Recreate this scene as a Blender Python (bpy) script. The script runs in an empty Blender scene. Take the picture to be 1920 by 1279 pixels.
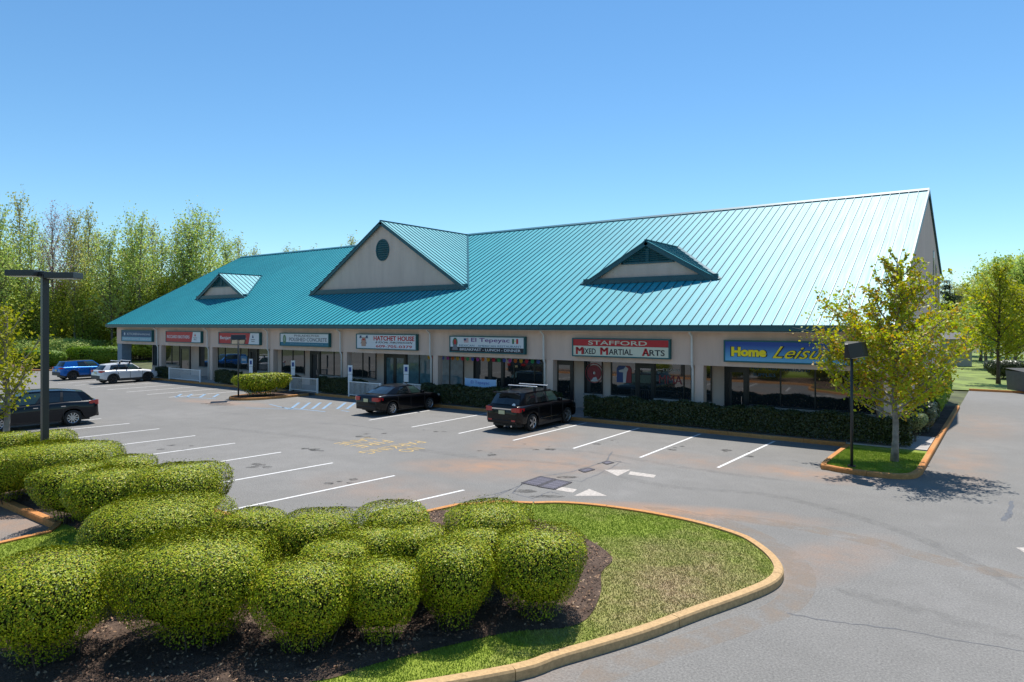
import bpy, bmesh, math, random
import numpy as np
from mathutils import Vector, Matrix
R = math.radians
sc = bpy.context.scene
col = sc.collection

# ------------------------------------------------------------ camera, sky, sun, exposure
CH = 4.7
YAW = R(36.0)
cam_d = bpy.data.cameras.new("camera"); cam = bpy.data.objects.new("camera", cam_d); col.objects.link(cam)
cam.location = (0, 0, CH); cam.rotation_euler = (R(90), 0, YAW)
cam_d.lens = 24; cam_d.sensor_width = 36; cam_d.shift_y = -33.5/1920
cam_d.clip_start = 0.1; cam_d.clip_end = 3000
sc.camera = cam
SUN_DIR = Vector((-0.127, 0.42, 1.0)).normalized()
SUN_EL = math.asin(SUN_DIR.z); SUN_AZ = math.atan2(SUN_DIR.x, SUN_DIR.y)
w = bpy.data.worlds.new("World"); sc.world = w; w.use_nodes = True
nt = w.node_tree; bg = nt.nodes["Background"]
sky = nt.nodes.new("ShaderNodeTexSky"); sky.sky_type = 'NISHITA'; sky.sun_disc = False
sky.sun_elevation = SUN_EL; sky.sun_rotation = SUN_AZ
sky.altitude = 0; sky.air_density = 1.0; sky.dust_density = 0.0; sky.ozone_density = 2.0
hs = nt.nodes.new("ShaderNodeHueSaturation"); hs.inputs["Saturation"].default_value = 1.08
tn = nt.nodes.new("ShaderNodeMix"); tn.data_type = 'RGBA'; tn.blend_type = 'MULTIPLY'; tn.inputs[0].default_value = 1; tn.inputs[7].default_value = (.81, 1.0, 1.07, 1)
nt.links.new(sky.outputs[0], tn.inputs[6]); nt.links.new(tn.outputs[2], hs.inputs["Color"]); nt.links.new(hs.outputs[0], bg.inputs[0]); bg.inputs[1].default_value = 0.108
sun_d = bpy.data.lights.new("sun", 'SUN'); sun_d.energy = 5.0; sun_d.angle = R(0.5); sun_d.color = (1, .96, .9)
sun = bpy.data.objects.new("sun", sun_d); col.objects.link(sun); sun.location = (0, 0, 60)
sun.rotation_euler = SUN_DIR.to_track_quat('Z', 'Y').to_euler()
sc.view_settings.view_transform = 'Standard'; sc.view_settings.look = 'None'
sc.view_settings.exposure = 0.42; sc.view_settings.gamma = 1
sc.cycles.max_bounces = 6; sc.cycles.transparent_max_bounces = 8
sc.render.film_transparent = False

FX, FY = -math.sin(YAW), math.cos(YAW)
RX, RY = math.cos(YAW), math.sin(YAW)
def G(px, py, z=0.0):                      # where a point of the photograph lies on the level z
    d = (CH - z)*1280/(py - 606); r = (px - 960)/1280*d
    return (d*FX + r*RX, d*FY + r*RY)
def XY(px, Y):                             # position along the facade for a picture column, at depth Y
    u = (px - 960)/1280
    return (RX*u - RY)/(RY*u + RX)*Y if False else Y*(RX*0 + (u*FY - RY))/(RX - u*FX)
def ZY(px, py, Y):
    X = XY(px, Y); return CH - (py - 606)/1280*(X*FX + Y*FY)

# ------------------------------------------------------------ materials
MATS = {}
def mat(name, rgb, rough=0.7, metal=0.0, var=0.0, scale=5.0, spec=0.5, bump=0.0, bscale=40.0, coat=0.0, coords='Object'):
    if name in MATS: return MATS[name]
    m = bpy.data.materials.new(name); m.use_nodes = True; n = m.node_tree.nodes; l = m.node_tree.links
    b = n["Principled BSDF"]
    b.inputs["Base Color"].default_value = (*rgb, 1); b.inputs["Roughness"].default_value = rough
    b.inputs["Metallic"].default_value = metal; b.inputs["Specular IOR Level"].default_value = spec
    b.inputs["Coat Weight"].default_value = coat; b.inputs["Coat Roughness"].default_value = 0.04
    if var > 0 or bump > 0:
        tc = n.new("ShaderNodeTexCoord")
    if var > 0:
        t = n.new("ShaderNodeTexNoise"); t.inputs["Scale"].default_value = scale; t.inputs["Detail"].default_value = 6
        l.new(tc.outputs[coords], t.inputs["Vector"])
        r = n.new("ShaderNodeMix"); r.data_type = 'RGBA'
        r.inputs[6].default_value = (*[c*(1-var) for c in rgb], 1); r.inputs[7].default_value = (*[min(1, c*(1+var)) for c in rgb], 1)
        mr = n.new("ShaderNodeMapRange"); mr.inputs[1].default_value = .3; mr.inputs[2].default_value = .7
        l.new(t.outputs[0], mr.inputs[0]); l.new(mr.outputs[0], r.inputs[0]); l.new(r.outputs[2], b.inputs["Base Color"])
    if bump > 0:
        t2 = n.new("ShaderNodeTexNoise"); t2.inputs["Scale"].default_value = bscale; t2.inputs["Detail"].default_value = 4
        l.new(tc.outputs[coords], t2.inputs["Vector"])
        bp = n.new("ShaderNodeBump"); bp.inputs["Strength"].default_value = bump; bp.inputs["Distance"].default_value = .02
        l.new(t2.outputs[0], bp.inputs["Height"]); l.new(bp.outputs[0], b.inputs["Normal"])
    MATS[name] = m; return m

def leafmat(name, cols, rough=0.45, spec=0.4, trans=0.35):
    if name in MATS: return MATS[name]
    m = bpy.data.materials.new(name); m.use_nodes = True; n = m.node_tree.nodes; l = m.node_tree.links
    b = n["Principled BSDF"]; out = n["Material Output"]
    g = n.new("ShaderNodeNewGeometry"); cr = n.new("ShaderNodeValToRGB")
    e = cr.color_ramp.elements
    while len(e) < len(cols): e.new(0.5)
    for i, c in enumerate(cols):
        e[i].position = i/(len(cols)-1) if len(cols) > 1 else 0; e[i].color = (*c, 1)
    l.new(g.outputs["Random Per Island"], cr.inputs[0]); l.new(cr.outputs[0], b.inputs["Base Color"])
    b.inputs["Roughness"].default_value = rough; b.inputs["Specular IOR Level"].default_value = spec
    if trans > 0:
        t = n.new("ShaderNodeBsdfTranslucent"); mx = n.new("ShaderNodeMixShader"); mx.inputs[0].default_value = trans
        hs = n.new("ShaderNodeHueSaturation"); hs.inputs["Value"].default_value = 1.5; hs.inputs["Saturation"].default_value = 1.1
        l.new(cr.outputs[0], hs.inputs["Color"]); l.new(hs.outputs[0], t.inputs[0])
        l.new(b.outputs[0], mx.inputs[1]); l.new(t.outputs[0], mx.inputs[2]); l.new(mx.outputs[0], out.inputs[0])
    MATS[name] = m; return m

def N(m): return m.node_tree.nodes, m.node_tree.links
def noise(n, l, vec, scale, detail=5, rough=.5):
    t = n.new("ShaderNodeTexNoise"); t.inputs["Scale"].default_value = scale; t.inputs["Detail"].default_value = detail
    t.inputs["Roughness"].default_value = rough; l.new(vec, t.inputs["Vector"]); return t.outputs[0]
def rng_(n, l, v, a, b, c=0., d=1.):
    r = n.new("ShaderNodeMapRange"); r.inputs[1].default_value = a; r.inputs[2].default_value = b
    r.inputs[3].default_value = c; r.inputs[4].default_value = d; l.new(v, r.inputs[0]); return r.outputs[0]
def mixc(n, l, f, a, b, mode='MIX'):
    r = n.new("ShaderNodeMix"); r.data_type = 'RGBA'; r.blend_type = mode
    if isinstance(f, float): r.inputs[0].default_value = f
    else: l.new(f, r.inputs[0])
    for i, c in ((6, a), (7, b)):
        if isinstance(c, tuple): r.inputs[i].default_value = (*c, 1)
        else: l.new(c, r.inputs[i])
    return r.outputs[2]
def math_(n, l, op, a, b=None):
    r = n.new("ShaderNodeMath"); r.operation = op
    for i, v in ((0, a), (1, b)):
        if v is None: continue
        if isinstance(v, (int, float)): r.inputs[i].default_value = v
        else: l.new(v, r.inputs[i])
    return r.outputs[0]

def asphalt_mat():
    m = mat("asphalt", (.2, .2, .2), rough=.85, spec=.3); n, l = N(m); b = n["Principled BSDF"]
    tc = n.new("ShaderNodeTexCoord"); v = tc.outputs["Object"]
    big = noise(n, l, v, .12, 4); mid = noise(n, l, v, 1.1, 6, .65); fine = noise(n, l, v, 28, 3, .8)
    c = mixc(n, l, rng_(n, l, big, .35, .65), (.170, .163, .150), (.204, .196, .182))
    c = mixc(n, l, rng_(n, l, mid, .35, .7, 0, .5), c, (.142, .136, .125))
    c = mixc(n, l, rng_(n, l, fine, .3, .72), mixc(n, l, 1.0, c, (.60, .60, .61), 'MULTIPLY'), mixc(n, l, 1.0, c, (1.40, 1.40, 1.39), 'MULTIPLY'))
    # iron-water staining: soft rusty patches at fixed places of the lot
    mp = n.new("ShaderNodeSeparateXYZ"); l.new(v, mp.inputs[0])
    tot = None
    def spot(cx, cy, rx, ry, s, ang=0):
        nonlocal tot
        m2 = n.new("ShaderNodeMapping"); m2.vector_type = 'TEXTURE'; m2.inputs["Location"].default_value = (cx, cy, 0)
        m2.inputs["Rotation"].default_value = (0, 0, R(ang)); m2.inputs["Scale"].default_value = (rx, ry, 1)
        l.new(v, m2.inputs[0]); ln = n.new("ShaderNodeVectorMath"); ln.operation = 'LENGTH'; l.new(m2.outputs[0], ln.inputs[0])
        f = rng_(n, l, ln.outputs["Value"], 0., 1., s, 0.)
        tot = f if tot is None else math_(n, l, 'MAXIMUM', tot, f)
    for a in ((-14.0, 17.5, 3.2, 1.6, .75, 30), (-12.5, 19.0, 4.0, 2.5, .6, 60), (-15.5, 22.5, 2.0, 3.5, .6, 0), (-6.5, 16.3, 4.0, .8, .8, 20),
              (-37.5, 22.6, 5, 1.2, .6, 10), (-1.2, 27, 1.3, 5, .45, 0), (-14, 13.5, 4, 2, .3, 0), (-1.0, 38, 2.0, 6, .3, 0), (-5.2, 22.6, 3, 1.2, .7, 0),
              (-3.0, 14.5, 1.0, 3, .5, -20), (-20, 6.0, 4, .9, .8, 0), (2.5, 27, 3, 3, .1, 0), (-6.0, 6.4, 1.3, 3.5, .5, -28), (-9, 22.5, 6, 1.6, .3, 0)): spot(*a)
    nn = noise(n, l, v, .9, 6, .7)
    f = math_(n, l, 'MINIMUM', math_(n, l, 'MULTIPLY', math_(n, l, 'MULTIPLY', tot, 1.35), rng_(n, l, nn, .30, .62)), .85)
    c = mixc(n, l, f, c, (.31, .185, .115))
    # light tyre-worn band along the drive
    wv = noise(n, l, v, .5, 5, .6)
    c = mixc(n, l, rng_(n, l, wv, .62, .75, 0, .25), c, (.29, .275, .26))
    l.new(c, b.inputs["Base Color"])
    bp = n.new("ShaderNodeBump"); bp.inputs["Strength"].default_value = .5; bp.inputs["Distance"].default_value = .01
    l.new(fine, bp.inputs["Height"]); l.new(bp.outputs[0], b.inputs["Normal"])
    return m
def grass_base_mat(blade=False):
    m = mat("grass_blade" if blade else "grass_soil", (.1, .15, .04), rough=.8, spec=.2); n, l = N(m); b = n["Principled BSDF"]
    tc = n.new("ShaderNodeTexCoord"); v = tc.outputs["Object"]
    big = noise(n, l, v, .55, 4, .6); mid = noise(n, l, v, 2.3, 5, .7); fine = noise(n, l, v, 30, 3, .7)
    # drier towards the middle of the nose of the island
    m2 = n.new("ShaderNodeMapping"); m2.vector_type = 'TEXTURE'; m2.inputs["Location"].default_value = (-4.7, 11.2, 0)
    m2.inputs["Scale"].default_value = (2.3, 3.8, 50); l.new(v, m2.inputs[0])
    ln = n.new("ShaderNodeVectorMath"); ln.operation = 'LENGTH'; l.new(m2.outputs[0], ln.inputs[0])
    dry = rng_(n, l, ln.outputs["Value"], .0, 1.2, .60, 0.)
    f = math_(n, l, 'ADD', math_(n, l, 'ADD', dry, math_(n, l, 'MULTIPLY', big, .9)), math_(n, l, 'MULTIPLY', mid, .7))
    g = mixc(n, l, rng_(n, l, mid, .3, .7), (.20, .27, .024), (.31, .38, .05))
    d = mixc(n, l, rng_(n, l, fine, .3, .7), (.33, .235, .13), (.46, .36, .21))
    c = mixc(n, l, rng_(n, l, f, .82, 1.48), g, d)
    if blade:
        gm = n.new("ShaderNodeNewGeometry")
        c = mixc(n, l, rng_(n, l, gm.outputs["Random Per Island"], 0, 1), mixc(n, l, 1.0, c, (.85, .88, .8), 'MULTIPLY'), mixc(n, l, 1.0, c, (1.25, 1.25, 1.15), 'MULTIPLY'))
    else:
        c = mixc(n, l, rng_(n, l, fine, .3, .75), mixc(n, l, 1.0, c, (.55, .55, .5), 'MULTIPLY'), c)
    l.new(c, b.inputs["Base Color"]); return m
def mulch_mat():
    m = mat("mulch", (.1, .06, .045), rough=.95, spec=.1); n, l = N(m); b = n["Principled BSDF"]
    v = n.new("ShaderNodeTexCoord").outputs["Object"]
    vo = n.new("ShaderNodeTexVoronoi"); vo.inputs["Scale"].default_value = 22; l.new(v, vo.inputs["Vector"])
    a = noise(n, l, v, 1.2, 6, .7); f = noise(n, l, v, 45, 3, .8)
    c = mixc(n, l, rng_(n, l, a, .35, .65), (.082, .060, .048), (.150, .110, .088))
    c = mixc(n, l, rng_(n, l, f, .3, .7), mixc(n, l, 1.0, c, (.45, .45, .45), 'MULTIPLY'), mixc(n, l, 1.0, c, (1.5, 1.4, 1.3), 'MULTIPLY'))
    l.new(c, b.inputs["Base Color"])
    bp = n.new("ShaderNodeBump"); bp.inputs["Strength"].default_value = 1; bp.inputs["Distance"].default_value = .03
    l.new(f, bp.inputs["Height"]); l.new(bp.outputs[0], b.inputs["Normal"]); return m
def kerb_mat():
    m = mat("kerb_concrete", (.4, .36, .3), rough=.9, spec=.2); n, l = N(m); b = n["Principled BSDF"]
    v = n.new("ShaderNodeTexCoord").outputs["Object"]
    a = noise(n, l, v, .45, 4, .6); f = noise(n, l, v, 14, 5, .75); gr = noise(n, l, v, 60, 2, .8)
    m2 = n.new("ShaderNodeMapping"); m2.vector_type = 'TEXTURE'; m2.inputs["Location"].default_value = (-4.5, 9.5, 0)
    m2.inputs["Scale"].default_value = (3.2, 5.5, 50); l.new(v, m2.inputs[0])
    ln = n.new("ShaderNodeVectorMath"); ln.operation = 'LENGTH'; l.new(m2.outputs[0], ln.inputs[0])
    clean = rng_(n, l, ln.outputs["Value"], .75, 1.25, 0, 1)
    rust = mixc(n, l, rng_(n, l, a, .35, .65), (.56, .22, .065), (.56, .29, .11))
    cc = mixc(n, l, clean, (.54, .36, .18), rust)
    c = mixc(n, l, rng_(n, l, f, .3, .75), mixc(n, l, 1.0, cc, (.62, .62, .62), 'MULTIPLY'), mixc(n, l, 1.0, cc, (1.15, 1.15, 1.15), 'MULTIPLY'))
    c = mixc(n, l, rng_(n, l, gr, .55, .75, 0, .35), c, (.2, .16, .12))
    l.new(c, b.inputs["Base Color"]); return m
def stucco_mat():
    m = mat("stucco", (.5, .43, .4), rough=.9, spec=.2); n, l = N(m); b = n["Principled BSDF"]
    v = n.new("ShaderNodeTexCoord").outputs["Object"]
    mp = n.new("ShaderNodeMapping"); mp.inputs["Scale"].default_value = (1.5, 1.5, .22); l.new(v, mp.inputs[0])
    a = noise(n, l, mp.outputs[0], 1.3, 6, .65); f = noise(n, l, v, 90, 3, .7)
    c = mixc(n, l, rng_(n, l, a, .3, .72), (.70, .53, .44), (.58, .44, .365))
    l.new(c, b.inputs["Base Color"])
    bp = n.new("ShaderNodeBump"); bp.inputs["Strength"].default_value = .3; bp.inputs["Distance"].default_value = .004
    l.new(f, bp.inputs["Height"]); l.new(bp.outputs[0], b.inputs["Normal"]); return m
def roof_mat():
    m = mat("teal_metal_roof", (.02, .26, .28), rough=.42, spec=.42); n, l = N(m); b = n["Principled BSDF"]
    v = n.new("ShaderNodeTexCoord").outputs["Object"]
    a = noise(n, l, v, .35, 5, .6)
    mp = n.new("ShaderNodeMapping"); mp.inputs["Scale"].default_value = (9, .25, .25); l.new(v, mp.inputs[0])
    s = noise(n, l, mp.outputs[0], 1.6, 4, .6)
    c = mixc(n, l, rng_(n, l, a, .3, .7), (.016, .270, .335), (.024, .330, .395))
    c = mixc(n, l, rng_(n, l, s, .35, .8, 0, .5), c, (.06, .42, .45))
    c = mixc(n, l, rng_(n, l, noise(n, l, mp.outputs[0], 5.0, 3, .6), .55, .8, 0, .35), c, (.012, .21, .24))
    l.new(c, b.inputs["Base Color"])
    l.new(rng_(n, l, s, .3, .7, .47, .57), b.inputs["Roughness"])
    wv = noise(n, l, mp.outputs[0], .8, 2, .5)
    bp = n.new("ShaderNodeBump"); bp.inputs["Strength"].default_value = .12; bp.inputs["Distance"].default_value = .03
    l.new(wv, bp.inputs["Height"]); l.new(bp.outputs[0], b.inputs["Normal"]); return m

ASPH = asphalt_mat(); GSOIL = grass_base_mat(); GBLADE = grass_base_mat(True); MULCH = mulch_mat(); KERB = kerb_mat()
STUC = stucco_mat(); ROOF = roof_mat()
TRIM = mat("dark_teal_trim", (.004, .075, .095), rough=.4, var=.15, scale=2)
SEAM = mat("roof_seam", (.007, .105, .132), rough=.4)
FRAMEG = mat("sign_frame_green", (.004, .10, .115), rough=.5)
WPAINT = mat("road_paint_white", (.60, .59, .57), rough=.8, var=.16, scale=9)
YPAINT = mat("road_paint_yellow", (.46, .32, .12), rough=.85, var=.3, scale=14)
BPAINT = mat("road_paint_blue", (.17, .27, .38), rough=.85, var=.25, scale=9)
BLACKF = mat("black_aluminium", (.012, .012, .014), rough=.35)
GLASS = mat("shop_glass", (.020, .026, .028), rough=.03, spec=.8); GLASS.node_tree.nodes["Principled BSDF"].inputs["IOR"].default_value = 1.85
GLASSB = mat("blind_glass", (.09, .17, .20), rough=.04, spec=.75, var=.25, scale=3)
WHITE = mat("white_metal", (.75, .76, .76), rough=.5)
DSPOUT = mat("downspout_white", (.62, .62, .60), rough=.5, var=.08)
POLE = mat("bronze_pole", (.022, .026, .028), rough=.4)
BARK = mat("bark", (.15, .115, .09), rough=.95, var=.4, scale=6)
BARKL = mat("bark_light", (.24, .21, .18), rough=.95, var=.45, scale=5)
BARKD = mat("bark_dark", (.075, .055, .042), rough=.95, var=.4, scale=6)
CONC = mat("walk_concrete", (.36, .33, .30), rough=.9, var=.2, scale=2)
TYRE = mat("tyre_rubber", (.012, .012, .012), rough=.8)
RIM = mat("alloy_rim", (.45, .46, .48), rough=.3, metal=.8)
RIMD = mat("dark_rim", (.05, .05, .055), rough=.35, metal=.6)
CARGLASS = mat("car_glass", (.010, .014, .016), rough=.02, spec=.8)
CARGLASSG = mat("car_glass_light", (.035, .065, .055), rough=.03, spec=.8)
PLASTIC = mat("black_plastic", (.02, .02, .022), rough=.55)
RED = mat("tail_red", (.42, .008, .012), rough=.12, spec=.7, coat=.6)
PLATE = mat("plate", (.55, .52, .30), rough=.5)
CHROME = mat("chrome", (.7, .7, .72), rough=.12, metal=1)
LAMPG = mat("lamp_lens", (.5, .5, .48), rough=.3)
IRON = mat("iron_grate", (.045, .04, .045), rough=.6, metal=.3)
TAR = mat("tar_seal", (.085, .085, .09), rough=.55, var=.3, scale=8)

# ------------------------------------------------------------ mesh helpers
class MB:
    def __init__(s): s.v = []; s.f = []; s.mi = []; s.mats = []
    def mid(s, m):
        if m is None: return 0
        if m not in s.mats: s.mats.append(m)
        return s.mats.index(m)
    def poly(s, pts, m=None):
        i = len(s.v); s.v += [tuple(p) for p in pts]; s.f.append(tuple(range(i, i+len(pts)))); s.mi.append(s.mid(m))
    def add(s, vs, fs, m=None):
        i = len(s.v); s.v += [tuple(p) for p in vs]; k = s.mid(m)
        for f in fs: s.f.append(tuple(i+a for a in f)); s.mi.append(k)
    def box(s, x0, x1, y0, y1, z0, z1, m=None):
        vs = [(x, y, z) for z in (z0, z1) for (x, y) in ((x0, y0), (x1, y0), (x1, y1), (x0, y1))]
        s.add(vs, [(3, 2, 1, 0), (4, 5, 6, 7), (0, 1, 5, 4), (1, 2, 6, 5), (2, 3, 7, 6), (3, 0, 4, 7)], m)
    def obox(s, c, dx, dy, dz, hx, hy, hz, m=None):   # oriented box: centre, three axes, half sizes
        c, dx, dy, dz = map(Vector, (c, dx, dy, dz)); dx = dx.normalized()*hx; dy = dy.normalized()*hy; dz = dz.normalized()*hz
        vs = [c+a*dx+b*dy+e*dz for e in (-1, 1) for (a, b) in ((-1, -1), (1, -1), (1, 1), (-1, 1))]
        s.add(vs, [(3, 2, 1, 0), (4, 5, 6, 7), (0, 1, 5, 4), (1, 2, 6, 5), (2, 3, 7, 6), (3, 0, 4, 7)], m)
    def beam(s, a, b, w, h, m=None, up=(0, 0, 1)):
        a, b = Vector(a), Vector(b); d = b-a; L = d.length; d.normalize(); up = Vector(up)
        sd = d.cross(up)
        if sd.length < 1e-4: sd = d.cross(Vector((0, 1, 0)))
        sd.normalize(); u = sd.cross(d); s.obox((a+b)/2, d, sd, u, L/2, w/2, h/2, m)
    def tube(s, pts, rad, n=6, m=None, cap=True):
        pts = [Vector(p) for p in pts]; base = len(s.v); k = s.mid(m)
        if not hasattr(rad, '__len__'): rad = [rad]*len(pts)
        prev = None
        for i, p in enumerate(pts):
            d = (pts[min(i+1, len(pts)-1)]-pts[max(i-1, 0)]).normalized()
            a = d.orthogonal() if prev is None else (prev - d*prev.dot(d))
            if a.length < 1e-6: a = d.orthogonal()
            a.normalize(); prev = a; b = d.cross(a)
            for j in range(n):
                t = 2*math.pi*j/n; s.v.append(tuple(p+(a*math.cos(t)+b*math.sin(t))*rad[i]))
        for i in range(len(pts)-1):
            for j in range(n):
                s.f.append((base+i*n+j, base+i*n+(j+1) % n, base+(i+1)*n+(j+1) % n, base+(i+1)*n+j)); s.mi.append(k)
        if cap:
            s.f.append(tuple(base+j for j in reversed(range(n)))); s.mi.append(k)
            e = base+(len(pts)-1)*n; s.f.append(tuple(e+j for j in range(n))); s.mi.append(k)
    def prism(s, pts2, z0, z1, m=None, top=True, bot=True):
        n = len(pts2); lo = [(x, y, z0) for x, y in pts2]; hi = [(x, y, z1) for x, y in pts2]
        fs = [(i, (i+1) % n, n+(i+1) % n, n+i) for i in range(n)]
        if top: fs.append(tuple(range(n, 2*n)))
        if bot: fs.append(tuple(reversed(range(n))))
        s.add(lo+hi, fs, m)
    def build(s, name, m=None, parent=None, smooth=False, loc=None, bevel=0, bseg=2):
        me = bpy.data.meshes.new(name); me.from_pydata(s.v, [], s.f)
        ms = s.mats if s.mats else [m]
        for q in ms: me.materials.append(q)
        if len(ms) > 1: me.polygons.foreach_set('material_index', s.mi)
        if smooth: me.polygons.foreach_set('use_smooth', [True]*len(me.polygons))
        bm = bmesh.new(); bm.from_mesh(me); bmesh.ops.recalc_face_normals(bm, faces=bm.faces); bm.to_mesh(me); bm.free()
        me.update(); o = bpy.data.objects.new(name, me); col.objects.link(o)
        if parent: o.parent = parent
        if loc: o.location = loc
        if bevel:
            md = o.modifiers.new("bevel", 'BEVEL'); md.width = bevel; md.segments = bseg; md.limit_method = 'ANGLE'
        return o
def npmesh(name, verts, faces, m, parent=None, smooth=False):
    me = bpy.data.meshes.new(name); nv = len(verts); nf, k = faces.shape
    me.vertices.add(nv); me.vertices.foreach_set('co', verts.astype(np.float32).ravel())
    me.loops.add(nf*k); me.loops.foreach_set('vertex_index', faces.astype(np.int32).ravel())
    me.polygons.add(nf); me.polygons.foreach_set('loop_start', np.arange(0, nf*k, k, dtype=np.int32))
    me.update(calc_edges=True); me.materials.append(m)
    o = bpy.data.objects.new(name, me); col.objects.link(o)
    if parent: o.parent = parent
    return o
def tag(o, label=None, cat=None, group=None, kind=None):
    if label: o['label'] = label
    if cat: o['category'] = cat
    if group: o['group'] = group
    if kind: o['kind'] = kind
    return o
def empty(name, loc=(0, 0, 0), rz=0, label=None, cat=None, group=None):
    o = bpy.data.objects.new(name, None); col.objects.link(o); o.location = loc; o.rotation_euler = (0, 0, rz)
    o.empty_display_size = .3; return tag(o, label, cat, group)
KIDS = {}
def copy_tree(o, loc=None, rz=None, scale=None, label=None, group=None, parent=None):
    c = o.copy(); col.objects.link(c)
    if parent: c.parent = parent
    if loc is not None: c.location = loc
    if rz is not None: c.rotation_euler = (0, 0, rz)
    if scale is not None: c.scale = scale
    if label: c['label'] = label
    if group: c['group'] = group
    for ch in [x for x in bpy.data.objects if x.parent == o] if o.name not in KIDS else KIDS[o.name]:
        copy_tree(ch, parent=c)
    return c
def text_mesh(name, body, m, size=1., width=None, height=None, offset=0., shear=0., extrude=.004, parent=None, align='CENTER', space=1.0):
    c = bpy.data.curves.new(name+"_c", 'FONT'); c.body = body; c.size = size; c.offset = offset; c.shear = shear; c.extrude = extrude
    c.align_x = align; c.align_y = 'CENTER'; c.space_character = space; c.resolution_u = 3
    t = bpy.data.objects.new(name+"_t", c); col.objects.link(t)
    dg = bpy.context.evaluated_depsgraph_get(); dg.update(); me = bpy.data.meshes.new_from_object(t.evaluated_get(dg))
    bpy.data.objects.remove(t); bpy.data.curves.remove(c); me.name = name
    co = np.zeros(len(me.vertices)*3, np.float32); me.vertices.foreach_get('co', co); co = co.reshape(-1, 3)
    mn, mx = co.min(0), co.max(0); ce = (mn+mx)/2
    co[:, 0] -= ce[0]; co[:, 1] -= ce[1]
    if width: co[:, 0] *= width/(mx[0]-mn[0])
    if height: co[:, 1] *= height/(mx[1]-mn[1])
    me.vertices.foreach_set('co', co.ravel()); me.update(); me.materials.clear(); me.materials.append(m)
    o = bpy.data.objects.new(name, me); col.objects.link(o)
    if parent: o.parent = parent
    return o

# ------------------------------------------------------------ leaves and trees
def leaf_quads(C, Nn, size, rg, aspect=.55, jit=.8):
    n = len(C); Nn = Nn + rg.normal(0, jit, (n, 3)); Nn /= np.linalg.norm(Nn, axis=1)[:, None]+1e-9
    a = np.cross(Nn, rg.normal(0, 1, (n, 3))); a /= np.linalg.norm(a, axis=1)[:, None]+1e-9
    b = np.cross(Nn, a); s = (size*rg.uniform(.65, 1.35, n))[:, None]
    v = np.stack([C-a*s, C+b*s*aspect, C+a*s, C-b*s*aspect], 1).reshape(-1, 3)
    f = np.arange(n*4).reshape(-1, 4); return v, f
def bush_mesh_pts(rg, n, rx, ry, z0, z1, p=3.0, depth=.07, flat=.75, lumps=None):
    d = rg.normal(0, 1, (n*2, 3)); d /= np.linalg.norm(d, axis=1)[:, None]
    d = d[d[:, 2] > -.62][:n]
    rr = (np.abs(d[:, 0])**p+np.abs(d[:, 1])**p+np.abs(d[:, 2])**p)**(-1/p)
    if lumps is None: lumps = rg.normal(0, 1, (7, 4))
    bump = np.zeros(len(d))
    for L in lumps: bump += np.sin(d @ (L[:3]*2.6) + L[3]*3)
    rr *= 1+.028*bump
    rr *= 1 - np.abs(rg.normal(0, depth, len(d)))
    P = d*rr[:, None]; hz = (z1-z0)/2; P[:, 2] = np.where(P[:, 2] > 0, np.tanh(1.35*P[:, 2])/.874, P[:, 2])
    taper = np.where(P[:, 2] < .2, 1+.33*(P[:, 2]-.2), 1.0)
    C = np.stack([P[:, 0]*rx*taper, P[:, 1]*ry*taper, z0+hz+P[:, 2]*hz], 1)
    nn = np.stack([d[:, 0], d[:, 1], d[:, 2]*1.5], 1)
    keep = rg.random(len(d)) < np.clip(1+1.1*(P[:, 2]-.02), .24, 1)
    return C[keep], nn[keep]
BUSHL = leafmat("bush_leaves", [(.045, .080, .003), (.135, .190, .005), (.235, .300, .008), (.350, .390, .012), (.385, .300, .03)], rough=.45, spec=.16, trans=.03)
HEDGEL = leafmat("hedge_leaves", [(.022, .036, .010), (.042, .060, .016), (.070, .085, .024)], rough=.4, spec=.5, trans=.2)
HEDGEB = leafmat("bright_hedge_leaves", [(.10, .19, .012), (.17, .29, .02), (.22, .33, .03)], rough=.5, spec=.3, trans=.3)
SHADECORE = mat("shade_core_dark", (.030, .034, .012), rough=.95, spec=.05, var=.5, scale=14, bump=.8, bscale=25)  # near-black colour of the light-blocking core added inside the bushes
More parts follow.
